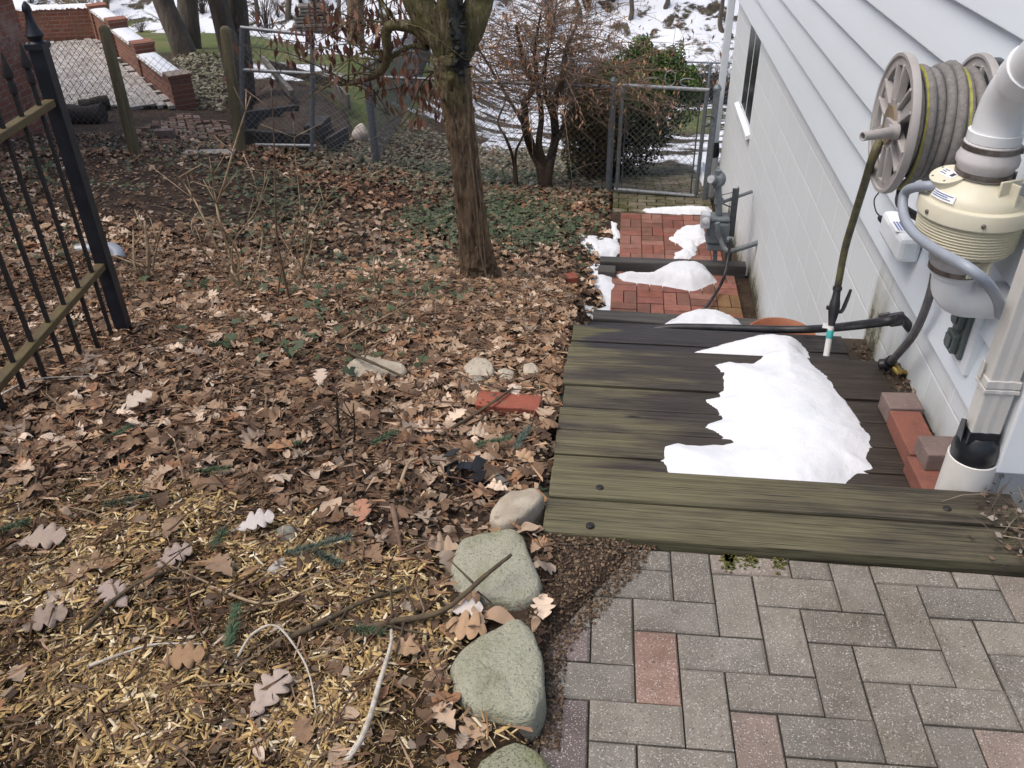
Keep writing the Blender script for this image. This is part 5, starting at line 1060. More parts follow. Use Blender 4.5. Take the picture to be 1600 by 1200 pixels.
# multi-stemmed leafy shrub behind the fence
SB = hit(850, 296); SY = SB[1]
def S2(px, py, dy=0): return at_y(px, py, SY + dy)
sh = thing('witch_hazel_shrub', 'multi stemmed shrub with a wide crown of dry orange brown leaves', 'shrub', SB)
b = B(); stems = []
for pth, r0 in (([(850, 300), (846, 262), (832, 236), (822, 200), (820, 160), (832, 135), (818, 90), (806, 40)], .07), ([(853, 300), (858, 262), (868, 215), (866, 170), (878, 125), (884, 80), (900, 40)], .065), ([(850, 258), (842, 225), (846, 180), (840, 130), (836, 80), (845, 20)], .045),
                ([(842, 262), (838, 240), (815, 190), (780, 130), (750, 80), (720, 40)], .03), ([(804, 292), (802, 250), (790, 215), (778, 190), (790, 150), (770, 100)], .022), ([(862, 240), (890, 180), (930, 140), (960, 110)], .03), ([(808, 294), (806, 240), (820, 200), (810, 140)], .02), ([(866, 190), (850, 130), (860, 60), (870, 0)], .03)):
    P = grow(b, [S2(x, y, .25 * math.sin(i * 1.3 + r0 * 90) * (i > 1)) for i, (x, y) in enumerate(pth)], list(np.linspace(r0, r0 * .25, len(pth))), 10, .12, int(r0 * 1000)); stems.append(P)
b.build('stem', 'bark_stem', sh, smooth=1)
b = B(); tips = []
for k in range(340):
    P = stems[random.choice((0, 1, 2, 2, 3, 5, 7, 0, 1))]; i = random.randint(len(P) // 2, len(P) - 1); p = P[i]; az = random.uniform(0, 2 * math.pi); L = random.uniform(.45, 1.35)
    d = np.array([math.cos(az) * 1.1, math.sin(az) * .8, random.uniform(-.25, .75)]); d = unit(d); dr_ = np.array([0, 0, -1]) * random.uniform(.02, .28) * L
    Q = [p, p + d * L * .35, p + d * L * .7 + dr_ * .45, p + d * L + dr_]; b.tube(Q, [.0055, .004, .0026, .0014], 4, smooth=3, cap=False); tips.append(np.array(Q))
    for j in range(3):
        t_ = random.uniform(.3, 1); s0 = Q[1] + (Q[3] - Q[1]) * t_; d2 = unit(d + np.array([random.gauss(0, .7), random.gauss(0, .7), random.gauss(0, .5)])); Q2_ = [s0, s0 + d2 * .15, s0 + d2 * .32 - (0, 0, .03)]; b.tube(Q2_, [.003, .002, .001], 3, smooth=2, cap=False); tips.append(np.array([s0, s0 + d2 * .1, s0 + d2 * .2, s0 + d2 * .32]))
b.build('twigs', 'twig_pale', sh, smooth=1)
cs = []
for Q in tips:
    for j in range(random.choice((1, 2, 2, 3, 4))):
        t_ = random.uniform(.25, 1) * 3; i = min(2, int(t_)); cs.append(Q[i] + (Q[i + 1] - Q[i]) * (t_ - i))
C = np.array(cs) + rng.normal(0, .02, (len(cs), 3)); n = len(C); sz = rng.uniform(.016, .034, n)
dv = unit(np.column_stack([rng.normal(0, .35, n), rng.normal(0, .35, n), -np.ones(n)])) * sz[:, None]; du = unit(np.cross(dv, rng.normal(0, 1, (n, 3)))) * (sz * .33)[:, None]
pal_ = np.array([(.40, .21, .115), (.50, .30, .18), (.30, .145, .085), (.54, .37, .24), (.24, .12, .08)]); quads(C - dv, du, dv, pal_[rng.integers(0, 5, n)], 'dead_leaves', 'foliage', sh)

def bush(label, c, rx, ry, rz, n, pals, name='boxwood', lsz=(.014, .024), group=None, m='foliage', seed=0, wts=None):
    t = thing(name, label, 'shrub', (c[0], c[1], c[2]), group)
    d = unit(rng.normal(0, 1, (n, 3))); d[:, 2] = np.abs(d[:, 2]) * np.where(rng.random(n) < .25, -1, 1)
    lump = 1 + .17 * (vnoise(d[:, 0] * 2.6 + 3, d[:, 1] * 2.6 + d[:, 2] * 2.2, seed) - .5) * 2 + .12 * (vnoise(d[:, 0] * 7 + 3, d[:, 2] * 7 + d[:, 1] * 4, seed + 2) - .5) * 2
    r = rng.random(n) ** .28 * lump; C = np.array(c) + (0, 0, rz) + d * r[:, None] * np.array([rx, ry, rz]); C = C[C[:, 2] > c[2] + .02]; n = len(C)
    sz = rng.uniform(*lsz, n); nn = unit(rng.normal(0, 1, (n, 3)) + d[:n] * .6); dv = unit(np.cross(nn, rng.normal(0, 1, (n, 3)))) * sz[:, None]; du = unit(np.cross(nn, dv)) * (sz * .55)[:, None]
    P_ = np.array(pals); k = (vnoise(C[:, 0] * 4, C[:, 1] * 4 + C[:, 2] * 4, seed + 5) * len(P_) * .6 + rng.random(n) * len(P_) * .5).astype(int) % len(P_)
    quads(C, du, dv, P_[k], 'foliage', m, t)
    b = B()
    for k in range(26):
        q = unit(rng.normal(0, 1, 3)); q[2] = abs(q[2]); e = np.array(c) + (0, 0, rz * .7) + q * np.array([rx, ry, rz * 1.1]) * .85; b.tube([np.array(c) + rng.normal(0, .04, 3) * (1, 1, 0), (np.array(c) + e) / 2 + rng.normal(0, .04, 3), e], [.012, .008, .003], 5, smooth=3)
    b.build('stem', 'twig_dark', t, smooth=1); return t
GR = [(.070, .125, .030), (.09, .155, .036), (.05, .09, .022), (.115, .18, .05), (.035, .06, .018)]
DG = [(.030, .042, .016), (.022, .03, .013), (.045, .058, .022), (.06, .055, .025), (.018, .022, .012)]
BR = [(.12, .085, .03), (.085, .06, .022), (.15, .10, .04), (.06, .05, .02), (.09, .09, .03)]
cb = at_y(1005, 250, 11.2); zg = float(ground(cb[0], 11.2)); bush('round bright green boxwood beyond the chain link gate', (cb[0] - .05, 11.3, zg + .35), .66, .6, .66, 24000, GR, seed=1, lsz=(.016, .03))
bush('dark lower boxwood in front of the bright green one behind the gate', (cb[0] - .42, 11.0, float(ground(cb[0], 11.0)) - .02), .66, .45, .52, 14000, DG, seed=2, lsz=(.016, .03))
c2 = at_y(925, 250, 10.3); bush('bronze brown evergreen shrub left of the gate post', (c2[0], 10.35, float(ground(c2[0], 10.35)) - .02), .40, .42, .62, 12000, BR, seed=3, lsz=(.014, .028))
g_ = hit(893, 284)
def tuft(label, p, n, h, cols, name='grass_tuft', spread=.4, grp=None, cat='plant'):
    b = B(); t = thing(name, label, cat, p, grp)
    for k in range(n):
        a = random.uniform(0, 6.28); d = np.array([math.cos(a), math.sin(a), 0]); L = h * random.uniform(.6, 1.1); o_ = p + d * random.uniform(0, .05); s_ = spread * random.random(); w_ = random.uniform(.003, .006)
        n_ = np.array([-d[1], d[0], 0]) * w_; q1 = o_ + (0, 0, L * .6) + d * L * s_ * .4; q2 = o_ + (0, 0, L * (1 - .3 * s_)) + d * L * s_; c = random.choice(cols)
        b.add([o_ - n_, o_ + n_, q1 + n_ * .8, q1 - n_ * .8, q2], [(0, 1, 2, 3), (3, 2, 4)], c)
    b.build('blades', 'foliage', t); return t
tuft('tuft of blue green bulb leaves beside the shrub stems', g_, 110, .26, [(.04, .10, .05), (.06, .13, .07), (.03, .07, .04)])
tuft('small tuft of green blades at the foot of the steel corner post', hit(568, 262), 60, .16, [(.06, .10, .04), (.09, .13, .06)])
tuft('dry straw tuft poking through the snow by the far fence', hit(1128, 92), 160, .38, [(.25, .16, .08), (.3, .2, .11), (.18, .11, .06)], 'dry_grass_tuft', .9)

# bare arching shrubs
def bare(label, p, h, n, m, grp, name='bare_shrub', r=.006, spread=.6, kids=2):
    t = thing(name, label, 'shrub', p, grp); b = B()
    for k in range(n):
        a = random.uniform(0, 6.28); d = np.array([math.cos(a), math.sin(a), 0]) * spread * random.random(); L = h * random.uniform(.6, 1.1)
        Q = [p + d * .1 - (0, 0, .03), p + d * L * .35 + (0, 0, L * .5), p + d * L + (0, 0, L * .95) + np.array([random.gauss(0, .05), random.gauss(0, .05), 0]) * h]; b.tube(Q, [r, r * .75, r * .3], 4, smooth=3, cap=False)
        for j in range(kids):
            s0 = Q[1] + (Q[2] - Q[1]) * random.random(); b.tube([s0, s0 + (d + np.array([random.gauss(0, .5), random.gauss(0, .5), .5])) * L * .25], [r * .5, r * .2], 3, cap=False)
    b.build('stems', m, t); return t
for px, py, lab in ((112, 32, 'tan leafless shrub in the snow behind the brick back wall, leftmost of three'), (133, 28, 'tan leafless shrub in the snow behind the wall, middle of three'), (168, 24, 'tan leafless shrub in the snow behind the wall, rightmost of three')):
    bare(lab, hit(px, py), 1.4, 40, 'twig_tan', 'tan shrubs behind the patio', r=.018, spread=.7)
pro = [bare('leafless dark brush on the snowy far bank', np.array([0, 0, 0.]), h_, 46, 'twig_dark', 'brush on the far bank', r=.012, spread=1.0, kids=3) for h_ in (1.0, 1.5)]
pro.append(bare('leafless dark brush on the snowy far bank', np.array([0, 0, 0.]), 1.9, 34, 'twig_grey', 'brush on the far bank', r=.014, spread=.6, kids=4))
cnt = 0
def put(proto, p, s, rz):
    r = proto.copy(); COL.objects.link(r); r.location = tuple(p); r.scale = (s, s, s); r.rotation_euler = (0, 0, rz)
    for ch in proto.children:
        c = ch.copy(); COL.objects.link(c); c.parent = r
    return r
spots = []
for k in range(95):
    x = random.uniform(-26, 9); y = random.uniform(31, 45); spots.append((x, y, random.uniform(.5, 1.2)))
for k in range(26): spots.append((random.uniform(-2.5, 7.5), FY2 + random.uniform(.5, 1.8), random.uniform(.7, 1.1)))
for i, (x, y, s) in enumerate(spots):
    p = (x, y, float(ground(x, y)) - .03)
    if i < 3: o = pro[i]; o.location = p; o.scale = (s, s, s)
    else: put(pro[i % 3], p, s, random.uniform(0, 6.28))
for k in range(9):
    x = at_y(900 + k * 30, 60, FY2 + 1)[0]; bush('dark vine thicket along the far fence', (x, FY2 + 1.2 + random.uniform(-.2, .3), float(ground(x, FY2 + 1.2)) - .1), .8, .5, random.uniform(.35, .55), 1100, [(.02, .022, .016), (.035, .03, .024), (.05, .042, .035)], 'vine_thicket', (.04, .08), 'dark thickets along the far fence', seed=20 + k)

# dry canes in the leaf litter
def canes(label, px, py, stems, m='twig_tan'):
    p = hit(px, py); t = thing('dry_cane_shrub', label, 'shrub', p, 'dry canes in the leaf bed'); b = B()
    for pth, r in stems:
        r *= 1.4
        K = [p + rng.normal(0, .03, 3) * (1, 1, 0) - (0, 0, .03)] + [at_y(x, y, p[1] + .08 * math.sin(x)) for x, y in pth]
        b.tube(K, list(np.linspace(r, r * .35, len(K))), 6, smooth=5)
        for j in range(int(len(pth) * 1.5)):
            i = random.randint(1, len(K) - 1); q = K[i] * .6 + K[i - 1] * .4; d = np.array([random.gauss(0, .5), random.gauss(0, .4), random.uniform(.4, 1.1)]); b.tube([q, q + d * .06, q + d * .15], [r * .4, r * .4, r * .2], 4)
    b.build('cane', m, t, smooth=1)
canes('tall thin tan canes arching up in front of the mossy wooden post', 380, 455, [([(360, 400), (340, 330), (352, 280), (372, 210), (392, 150)], .007), ([(350, 410), (318, 340), (290, 290), (270, 270)], .006), ([(372, 400), (345, 350), (335, 300), (330, 260)], .006), ([(400, 420), (410, 360), (400, 290), (380, 240)], .004), ([(340, 420), (300, 360), (310, 330)], .005), ([(362, 390), (400, 330), (420, 280)], .004)])
canes('single straight reddish stem standing between the tan canes', 432, 468, [([(434, 380), (430, 300), (428, 215), (424, 140)], .005), ([(440, 420), (455, 380), (462, 340)], .004)], 'twig_brown')
canes('cluster of short tan canes right of the tall ones', 473, 440, [([(475, 400), (482, 350), (500, 310)], .006), ([(465, 400), (470, 340), (462, 250), (458, 190)], .004), ([(480, 410), (492, 360), (520, 300), (600, 265)], .004), ([(470, 420), (440, 370), (430, 340)], .004)])
canes('thick cut cane stubs beside the iron fence post', 235, 440, [([(232, 400), (226, 345)], .012), ([(240, 410), (252, 355)], .007), ([(212, 420), (208, 360)], .008)])
canes('lone short cane stub in the open leaf litter', 580, 452, [([(584, 425), (586, 392)], .007), ([(592, 430), (602, 412)], .003)])
canes('thin dark red stems standing in the leaves above the boulders', 530, 700, [([(528, 660), (526, 610)], .004), ([(553, 690), (552, 630)], .004), ([(510, 690), (485, 640)], .004)], 'twig_dark')

# ================================================================== STONES AND LOOSE BRICKS
def stone(label, outline, z_top, m, name='boulder', slope=(0, 0), hgt=.14, face=.78, grp=None, seed=0):
    """outline: top outline as world xy; the sides flare out a little and sink in the ground"""
    O = np.array([p[:2] for p in outline]); O, _ = spline(np.vstack([O, O[:1]]), np.ones(len(O) + 1), 7); O = O[:-1]; c = O.mean(0); n = len(O); b = B(); vs = []; rings = [(0, 0), (.3, .0), (.6, -.002), (.8, -.004), (.93, -.009), (1, -.022), (1.035, -.06), (1.05, -hgt), (1.0, -hgt - .06)]
    vs.append((c[0], c[1], z_top))
    for f, dz_ in rings[1:]:
        for p in O:
            q = c + (p - c) * f; nz_ = .022 * (fbm(q[0] * 11, q[1] * 11, seed) - .47) + .016 * (fbm(q[0] * 38, q[1] * 38, seed + 4, 3) - .43); q = q + (p - c) / np.linalg.norm(p - c) * (.012 * (vnoise(q[0] * 30, q[1] * 30 + dz_ * 60, seed) - .5) if f > .8 else 0)
            vs.append((q[0], q[1], z_top + dz_ + float(nz_) + (q[0] - c[0]) * slope[0] + (q[1] - c[1]) * slope[1]))
    fs = [(0, 1 + (j), 1 + (j + 1) % n) for j in range(n)]
    for i in range(len(rings) - 2): fs += [(1 + i * n + j, 1 + i * n + n + j, 1 + i * n + n + (j + 1) % n, 1 + i * n + (j + 1) % n) for j in range(n)]
    b.add(vs, fs); return tag(b.build(name, m, smooth=1, sub=1), label, 'stone', grp)
zt_ = .085
Z = lambda pts, z=zt_: [at_z(*p, z) for p in pts]
stone('large green tinged granite boulder nearest the corner of the deck', Z([(718, 832), (772, 818), (808, 824), (836, 872), (846, 912), (820, 932), (775, 935), (722, 922), (704, 880)]), zt_, 'boulder', grp='granite edging boulders', seed=1, slope=(.05, -.02))
stone('large speckled granite boulder in the middle of the patio edge', Z([(770, 975), (812, 958), (842, 1000), (850, 1065), (842, 1105), (812, 1118), (752, 1108), (712, 1080), (702, 1030), (725, 1000)]), zt_, 'boulder_grey', grp='granite edging boulders', seed=2, slope=(.03, 0))
stone('granite boulder cut off by the bottom edge of the view', Z([(745, 1180), (800, 1152), (838, 1165), (862, 1200), (850, 1270), (770, 1290), (730, 1240)]), zt_, 'boulder_mossy', grp='granite edging boulders', seed=3)
stone('yellowish weathered stone leaning between boulder and deck corner', Z([(768, 790), (790, 768), (830, 760), (850, 775), (815, 805), (785, 812), (765, 805)], .06), .06, 'pale_stone', 'rock', (.1, .1), seed=4)
stone('long flat pale stone in the leaf litter under a bent twig', [hit(*p) for p in ((540, 590), (560, 582), (605, 582), (635, 588), (632, 600), (590, 598), (550, 600))], float(hit(590, 592)[2]) + .06, 'pale_stone', 'rock', seed=5, hgt=.08)
stone('pale stone near the left edge of the deck, left of two small ones', [hit(*p) for p in ((724, 588), (745, 583), (768, 588), (770, 600), (735, 605))], float(hit(745, 594)[2]) + .06, 'pale_stone', 'rock', seed=6, hgt=.08)
stone('small rounded tan stone beside the pale stone near the deck', [hit(*p) for p in ((777, 594), (790, 590), (803, 594), (802, 603), (782, 604))], float(hit(790, 597)[2]) + .05, 'pale_stone', 'rock', seed=7, hgt=.06)
stone('small pale stone closest to the deck edge above the red brick', [hit(*p) for p in ((818, 587), (832, 585), (842, 589), (840, 600), (822, 599))], float(hit(830, 593)[2]) + .05, 'pale_stone', 'rock', seed=8, hgt=.06)
stone('smooth grey green stone with a leaf beside it among the wood chips', Z([(428, 828), (445, 820), (462, 828), (460, 842), (440, 846)], .05), .06, 'grey_stone', 'rock', seed=9, hgt=.05)
stone('flat pale grey stone chip lying on the wood chips', Z([(415, 890), (432, 872), (448, 870), (446, 885), (430, 892)], .05), .055, 'concrete_cap', 'rock', seed=10, hgt=.03)
p = hit(795, 641); brick('red brick half buried in leaves left of the deck', (p[0], p[1], p[2] - .01), .23, .095, .055, R_(-3), 'brick_red', 'loose bricks in the leaf litter')
p = hit(888, 440); brick('chunk of red brick in the leaves beside the landing', (p[0], p[1], p[2] - .01), .13, .10, .06, R_(20), 'brick_red', 'loose bricks in the leaf litter')
p = hit(725, 760); b = B(); 
for k in range(14):
    q = p + rng.normal(0, 1, 3) * (.05, .04, 0) + (0, 0, .02 + .03 * random.random()); u = unit(rng.normal(0, 1, 3) * (1, 1, .5)); v = unit(np.cross(u, rng.normal(0, 1, 3))); b.obox(q, u, v, np.cross(u, v), .028, .018, .0012)
tag(b.build('plastic_scrap', 'black_plastic'), 'crumpled scrap of black plastic in the twigs above the boulders', 'litter')

# ================================================================== LEAF LITTER
def leaf_templates():
    T = []
    tt = np.linspace(0, 1, 25)
    def lobes(n, dep, w0, e): return w0 * np.sin(np.pi * tt ** e) ** .75 * (1 - dep + dep * np.abs(np.sin(np.pi * n * tt + .25)) ** .55) + .006
    prof = [lobes(4, .72, .36, 1.25), lobes(3.5, .8, .40, 1.1), lobes(4, .5, .33, 1.3), lobes(5, .65, .34, 1.0), lobes(1, .1, .24, 1.2)]
    for pi, pr in enumerate(prof):
        for cv in range(3):
            k = len(pr); t = np.linspace(0, 1, k); w_ = np.array(pr); cu = (.9, -.7, 2.3)[cv]; zz = (.10, .18, -.06)[cv] * np.sin(t * math.pi * (1, 1.6, 1.2)[cv]); V = []
            for s in (-1, 0, 1):
                sw = .10 * (w_ - .1) * (pi < 4)
                V.append(np.stack([s * w_ , t - .5 + abs(s) * sw, zz + cu * (s * w_) ** 2 * 1.2 + (.05 * np.sin(t * 9 + pi) * abs(s))], 1))
            V = np.concatenate(V); Fq = [(i, i + k, i + 1 + k, i + 1) for i in range(k - 1)] + [(i + k, i + 2 * k, i + 1 + 2 * k, i + 1 + k) for i in range(k - 1)]
            T.append((V, np.array(Fq)))
    return T
LT = leaf_templates()
def rotmats(n, yaw, tilt, az):
    cy, sy = np.cos(yaw), np.sin(yaw); Rz = np.zeros((n, 3, 3)); Rz[:, 0, 0] = cy; Rz[:, 0, 1] = -sy; Rz[:, 1, 0] = sy; Rz[:, 1, 1] = cy; Rz[:, 2, 2] = 1
    k = np.stack([np.cos(az), np.sin(az), 0 * az], 1); c, s = np.cos(tilt), np.sin(tilt); K = np.zeros((n, 3, 3)); K[:, 0, 2] = k[:, 1]; K[:, 1, 2] = -k[:, 0]; K[:, 2, 0] = -k[:, 1]; K[:, 2, 1] = k[:, 0]
    Rt = np.eye(3)[None] + s[:, None, None] * K + (1 - c)[:, None, None] * (K @ K); return Rt @ Rz
def scatter(name, templates, P, size, cols, tiltmax, m, jitter=.12, aspect=None):
    VV, FF, CC = [], [], []; o = 0; n = len(P); which = rng.integers(0, len(templates), n)
    for ti, (V, Fq) in enumerate(templates):
        k = np.where(which == ti)[0]
        if not len(k): continue
        R3 = rotmats(len(k), rng.uniform(0, 2 * np.pi, len(k)), np.abs(rng.normal(0, tiltmax, len(k))), rng.uniform(0, 2 * np.pi, len(k)))
        L = V[None] * size[k][:, None, None] * (np.array([1, 1, 1]) if aspect is None else aspect[k][:, None, :])
        W = np.einsum('nij,nvj->nvi', R3, L) + P[k][:, None]; VV.append(W.reshape(-1, 3)); FF.append((Fq[None] + (np.arange(len(k)) * len(V))[:, None, None]).reshape(-1, 4) + o); o += len(k) * len(V)
        CC.append(np.repeat(cols[k] * rng.uniform(1 - jitter, 1 + jitter, (len(k), 1)), len(V), 0))
    return npmesh(name, np.concatenate(VV), np.concatenate(FF), m, np.clip(np.concatenate(CC), 0, 1))
BOULD = [[at_z(*p, .07) for p in q] for q in (((700, 880), (718, 828), (772, 812), (812, 820), (842, 872), (852, 912), (830, 960), (775, 945), (715, 925)), ((700, 1030), (722, 995), (770, 970), (815, 950), (850, 1000), (860, 1065), (850, 1150), (812, 1140), (740, 1112), (705, 1085)), ((735, 1180), (800, 1148), (845, 1160), (870, 1200), (855, 1290), (740, 1290)))]
def allowed(x, y):
    bo = np.zeros(np.shape(x), bool)
    for q in BOULD: bo = bo | in_poly(np.asarray(x, float), np.asarray(y, float), q)
    ok = ~((x > -.15) & (y > 1.64) & (y < 5.4)) & ~((x > -.11) & (y < 1.66)) & ~((x > -.03) & (y >= 5.4) & (y < 9.3)) & (x > -6.9)
    return ok & ~bo
def pts(n, x0, x1, y0, y1, dens):
    out = []; tot = 0
    while tot < n:
        x = rng.uniform(x0, x1, n * 2); y = rng.uniform(y0, y1, n * 2); k = allowed(x, y) & (rng.random(n * 2) < dens(x, y)); q = np.stack([x[k], y[k]], 1); out.append(q); tot += len(q)
        if not len(q): break
    return np.concatenate(out)[:n]
def mulch_w(x, y): return sstep(-.10, .12, sdist(x, y, MULCH) + .3 * (fbm(x * 3, y * 3, 8) - .47))
BARE = [hit(*p) for p in ((60, 250), (250, 245), (380, 250), (470, 300), (430, 335), (250, 340), (80, 330))]
def dens_leaf(x, y):
    d = np.where(y < 9.6, 1., .0) * np.clip(2.3 * fbm(x * 2.2, y * 2.2, 12) - .42, .08, 1); d = d * (1 - .86 * mulch_w(x, y)) * (1 - .93 * sstep(-.4, .15, sdist(x, y, BARE))) * np.where(y < 2.4, .75, 1)
    return np.clip(d, 0, 1)
LC = np.array([(.33, .25, .178), (.46, .375, .29), (.24, .168, .113), (.16, .11, .075), (.60, .52, .425), (.33, .20, .12), (.10, .07, .05), (.30, .262, .222), (.37, .27, .175)])
LW = np.array([.16, .09, .17, .19, .06, .07, .17, .04, .04]); LW /= LW.sum()
def litter(n, x0, x1, y0, y1, s0, s1, dens, lift, tilt):
    q = pts(n, x0, x1, y0, y1, dens); n = len(q); z = ground(q[:, 0], q[:, 1]) + rng.random(n) * lift + .006
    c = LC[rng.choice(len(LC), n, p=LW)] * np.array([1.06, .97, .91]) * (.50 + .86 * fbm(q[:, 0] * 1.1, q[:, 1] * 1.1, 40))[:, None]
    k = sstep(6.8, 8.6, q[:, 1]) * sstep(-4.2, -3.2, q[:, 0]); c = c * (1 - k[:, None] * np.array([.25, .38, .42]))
    return np.column_stack([q, z]), s0 + (s1 - s0) * rng.random(n) ** 1.35, c
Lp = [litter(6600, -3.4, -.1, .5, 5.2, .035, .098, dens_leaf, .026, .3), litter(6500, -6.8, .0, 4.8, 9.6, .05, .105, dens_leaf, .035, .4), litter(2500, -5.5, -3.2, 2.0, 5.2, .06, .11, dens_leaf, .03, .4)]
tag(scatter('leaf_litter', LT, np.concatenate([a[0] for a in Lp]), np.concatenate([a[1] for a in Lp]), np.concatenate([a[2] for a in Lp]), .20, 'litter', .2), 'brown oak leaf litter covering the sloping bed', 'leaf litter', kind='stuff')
# crumbled fragments
Qd = [(np.array([(-.5, -.5, 0), (.5, -.4, .1), (.4, .5, .0), (-.4, .4, .12)], float), np.array([(0, 1, 2, 3)])), (np.array([(-.5, -.3, .1), (.5, -.5, 0), (.3, .5, .15), (-.5, .3, .0)], float), np.array([(0, 1, 2, 3)]))]
Fp = [litter(36000, -3.6, -.1, .5, 5, .010, .034, lambda x, y: np.clip(1.1 - .6 * mulch_w(x, y), 0, 1), .016, .3), litter(14000, -6.8, 0, 4.5, 9.8, .018, .042, lambda x, y: np.ones_like(x), .016, .3)]
Fn = [litter(26000, -3.6, -.1, .5, 5.4, .02, .085, lambda x, y: np.clip(.35 + 1.1 * fbm(x * 3, y * 3, 50) - .2, 0, 1), .035, .3)]
P_ = Fn[0][0]; asp = np.column_stack([rng.uniform(.02, .055, len(P_)), np.ones(len(P_)), np.ones(len(P_))])
tag(scatter('bark_slivers', Qd, P_, Fn[0][1], Fn[0][2] * np.array([.85, .75, .68]), .22, 'chips', .35, asp), 'thin brown bark slivers and needles strewn between the leaves', 'leaf litter', kind='stuff')
P_ = np.concatenate([a[0] for a in Fp]); S_ = np.concatenate([a[1] for a in Fp]); C_ = np.concatenate([a[2] for a in Fp]) * .62; asp = np.column_stack([rng.uniform(.25, 1, len(P_)), np.ones(len(P_)), np.ones(len(P_))])
tag(scatter('leaf_crumbs', Qd, P_, S_, C_, .35, 'chips', .3, asp), 'fine crumbled leaf and bark bits between the leaves', 'leaf litter', kind='stuff')
# wood chips
CH = np.array([(.44, .315, .14), (.35, .24, .10), (.54, .43, .245), (.30, .20, .095), (.20, .135, .07), (.62, .54, .39), (.11, .076, .045)]); CW = np.array([.2, .18, .14, .16, .14, .07, .11]); CW /= CW.sum()
def chips(n, s0, s1, dens):
    q = pts(n, -3, -.1, .4, 2.3, dens); n = len(q); return np.column_stack([q, ground(q[:, 0], q[:, 1]) + rng.random(n) * .02 + .004]), rng.uniform(s0, s1, n), CH[rng.choice(len(CH), n, p=CW)]
def dens_chip(x, y): return np.clip(mulch_w(x, y) * np.clip(2.6 * fbm(x * 5, y * 5, 15) - .85, .02, 1), 0, 1)
a = chips(13000, .010, .046, dens_chip); b2 = chips(1500, .010, .028, lambda x, y: .4 + 0 * x); c3 = chips(20000, .005, .013, lambda x, y: np.clip(mulch_w(x, y), 0, 1))
P_ = np.concatenate([a[0], b2[0], c3[0]]); S_ = np.concatenate([a[1], b2[1], c3[1]]); C_ = np.concatenate([a[2] * 1.12, b2[2], c3[2] * .8]); asp = np.column_stack([rng.uniform(.09, .34, len(P_)), np.ones(len(P_)), rng.uniform(.08, .22, len(P_))])
hx = np.array([(-.5, -.32, -.1), (.12, -.5, -.1), (.4, .42, -.1), (-.15, .5, -.1), (-.45, -.30, .1), (.1, -.48, .12), (.36, .38, .1), (-.12, .48, .16)], float); hf = np.array([(4, 5, 6, 7), (0, 1, 5, 4), (1, 2, 6, 5), (2, 3, 7, 6), (3, 0, 4, 7)])
tag(scatter('wood_chips', [(hx, hf)], P_, S_, C_, .3, 'chips', .22, asp), 'yellow wood chip mulch at the lower left', 'mulch', kind='stuff')
# dirt crumbs at patio corner
qx = rng.uniform(-.15, .25, 16000); qy = rng.uniform(1.05, 1.68, 16000); k = ((qx < .16) & (qy > 1.39 + qx * 1.64 + .012 * rng.normal(0, 1, len(qx)))) | ((qx < -.05) & (qx > -.14) & (qy < 1.6)); qx, qy = qx[k], qy[k]; n = len(qx)
tag(scatter('soil_crumbs', [(hx, hf)], np.column_stack([qx, qy, np.maximum(ground(qx, qy), .0) + rng.random(n) * .006]), (.0015 + .009 * rng.random(n) ** 2.5), np.array([(.085, .056, .036), (.13, .09, .058), (.20, .14, .09), (.06, .042, .03)])[rng.integers(0, 4, n)], .4, 'chips', .3), 'dark crumbly soil at the corner of the patio', 'soil', kind='stuff')
# ivy and green ground cover
def ivy_t():
    a = [90, 130, 165, 205, 250, 290, 335, 15, 50]; r = [.55, .3, .5, .28, .42, .42, .28, .5, .3]; v = [(0, 0, .05)] + [(math.cos(R_(t)) * q, math.sin(R_(t)) * q, -.04 * (i % 2)) for i, (t, q) in enumerate(zip(a, r))]
    return np.array(v), np.array([(0, 1, 2, 3), (0, 3, 4, 5), (0, 5, 6, 7), (0, 7, 8, 9)])
IV = [hit(*p) for p in ((640, 330), (700, 315), (780, 310), (880, 320), (915, 360), (880, 392), (790, 385), (700, 372), (640, 360))]
IV2 = [hit(*p) for p in ((640, 215), (690, 200), (800, 235), (870, 262), (880, 285), (780, 290), (700, 290), (650, 270))]
IV3 = [hit(*p) for p in ((350, 265), (470, 280), (520, 310), (470, 350), (360, 330), (330, 290))]
def dens_ivy(x, y): return np.clip(sstep(-.25, .3, sdist(x, y, IV)) + .8 * sstep(-.3, .3, sdist(x, y, IV2)) + .35 * sstep(-.3, .3, sdist(x, y, IV3)) + (.05 + .06 * (y > 3)) * (fbm(x * 2, y * 2, 30) > .48) * (y > 1.7), 0, 1)
q = pts(5600, -6, 0, .8, 10.5, dens_ivy); n = len(q); G = np.array([(.045, .068, .030), (.062, .088, .042), (.085, .105, .06), (.032, .048, .026), (.11, .12, .07)])
tag(scatter('ivy', [ivy_t()], np.column_stack([q, ground(q[:, 0], q[:, 1]) + .02 + rng.random(n) * .05]), rng.uniform(.035, .075, n), G[rng.integers(0, 5, n)], .45, 'foliage'), 'low dark ivy leaves among the leaf litter near the tree', 'ivy', kind='stuff')
q = pts(7000, -3.5, 0.0, 8.6, 13.5, lambda x, y: .5 + 0 * x); n = len(q)
tag(scatter('ground_cover', [ivy_t()], np.column_stack([q, ground(q[:, 0], q[:, 1]) + .02 + rng.random(n) * .04]), rng.uniform(.04, .08, n), np.array([(.20, .18, .12), (.13, .13, .075), (.26, .23, .17), (.08, .08, .045), (.17, .12, .08)])[rng.integers(0, 5, n)], .5, 'foliage'), 'pale withered ground cover beyond the fence', 'ground cover', kind='stuff')
cx_ = rng.uniform(-9, -4, 9000); cy_ = rng.uniform(10, 19, 9000); k = in_poly(cx_, cy_, COVER); cx_, cy_ = cx_[k], cy_[k]; n = len(cx_)
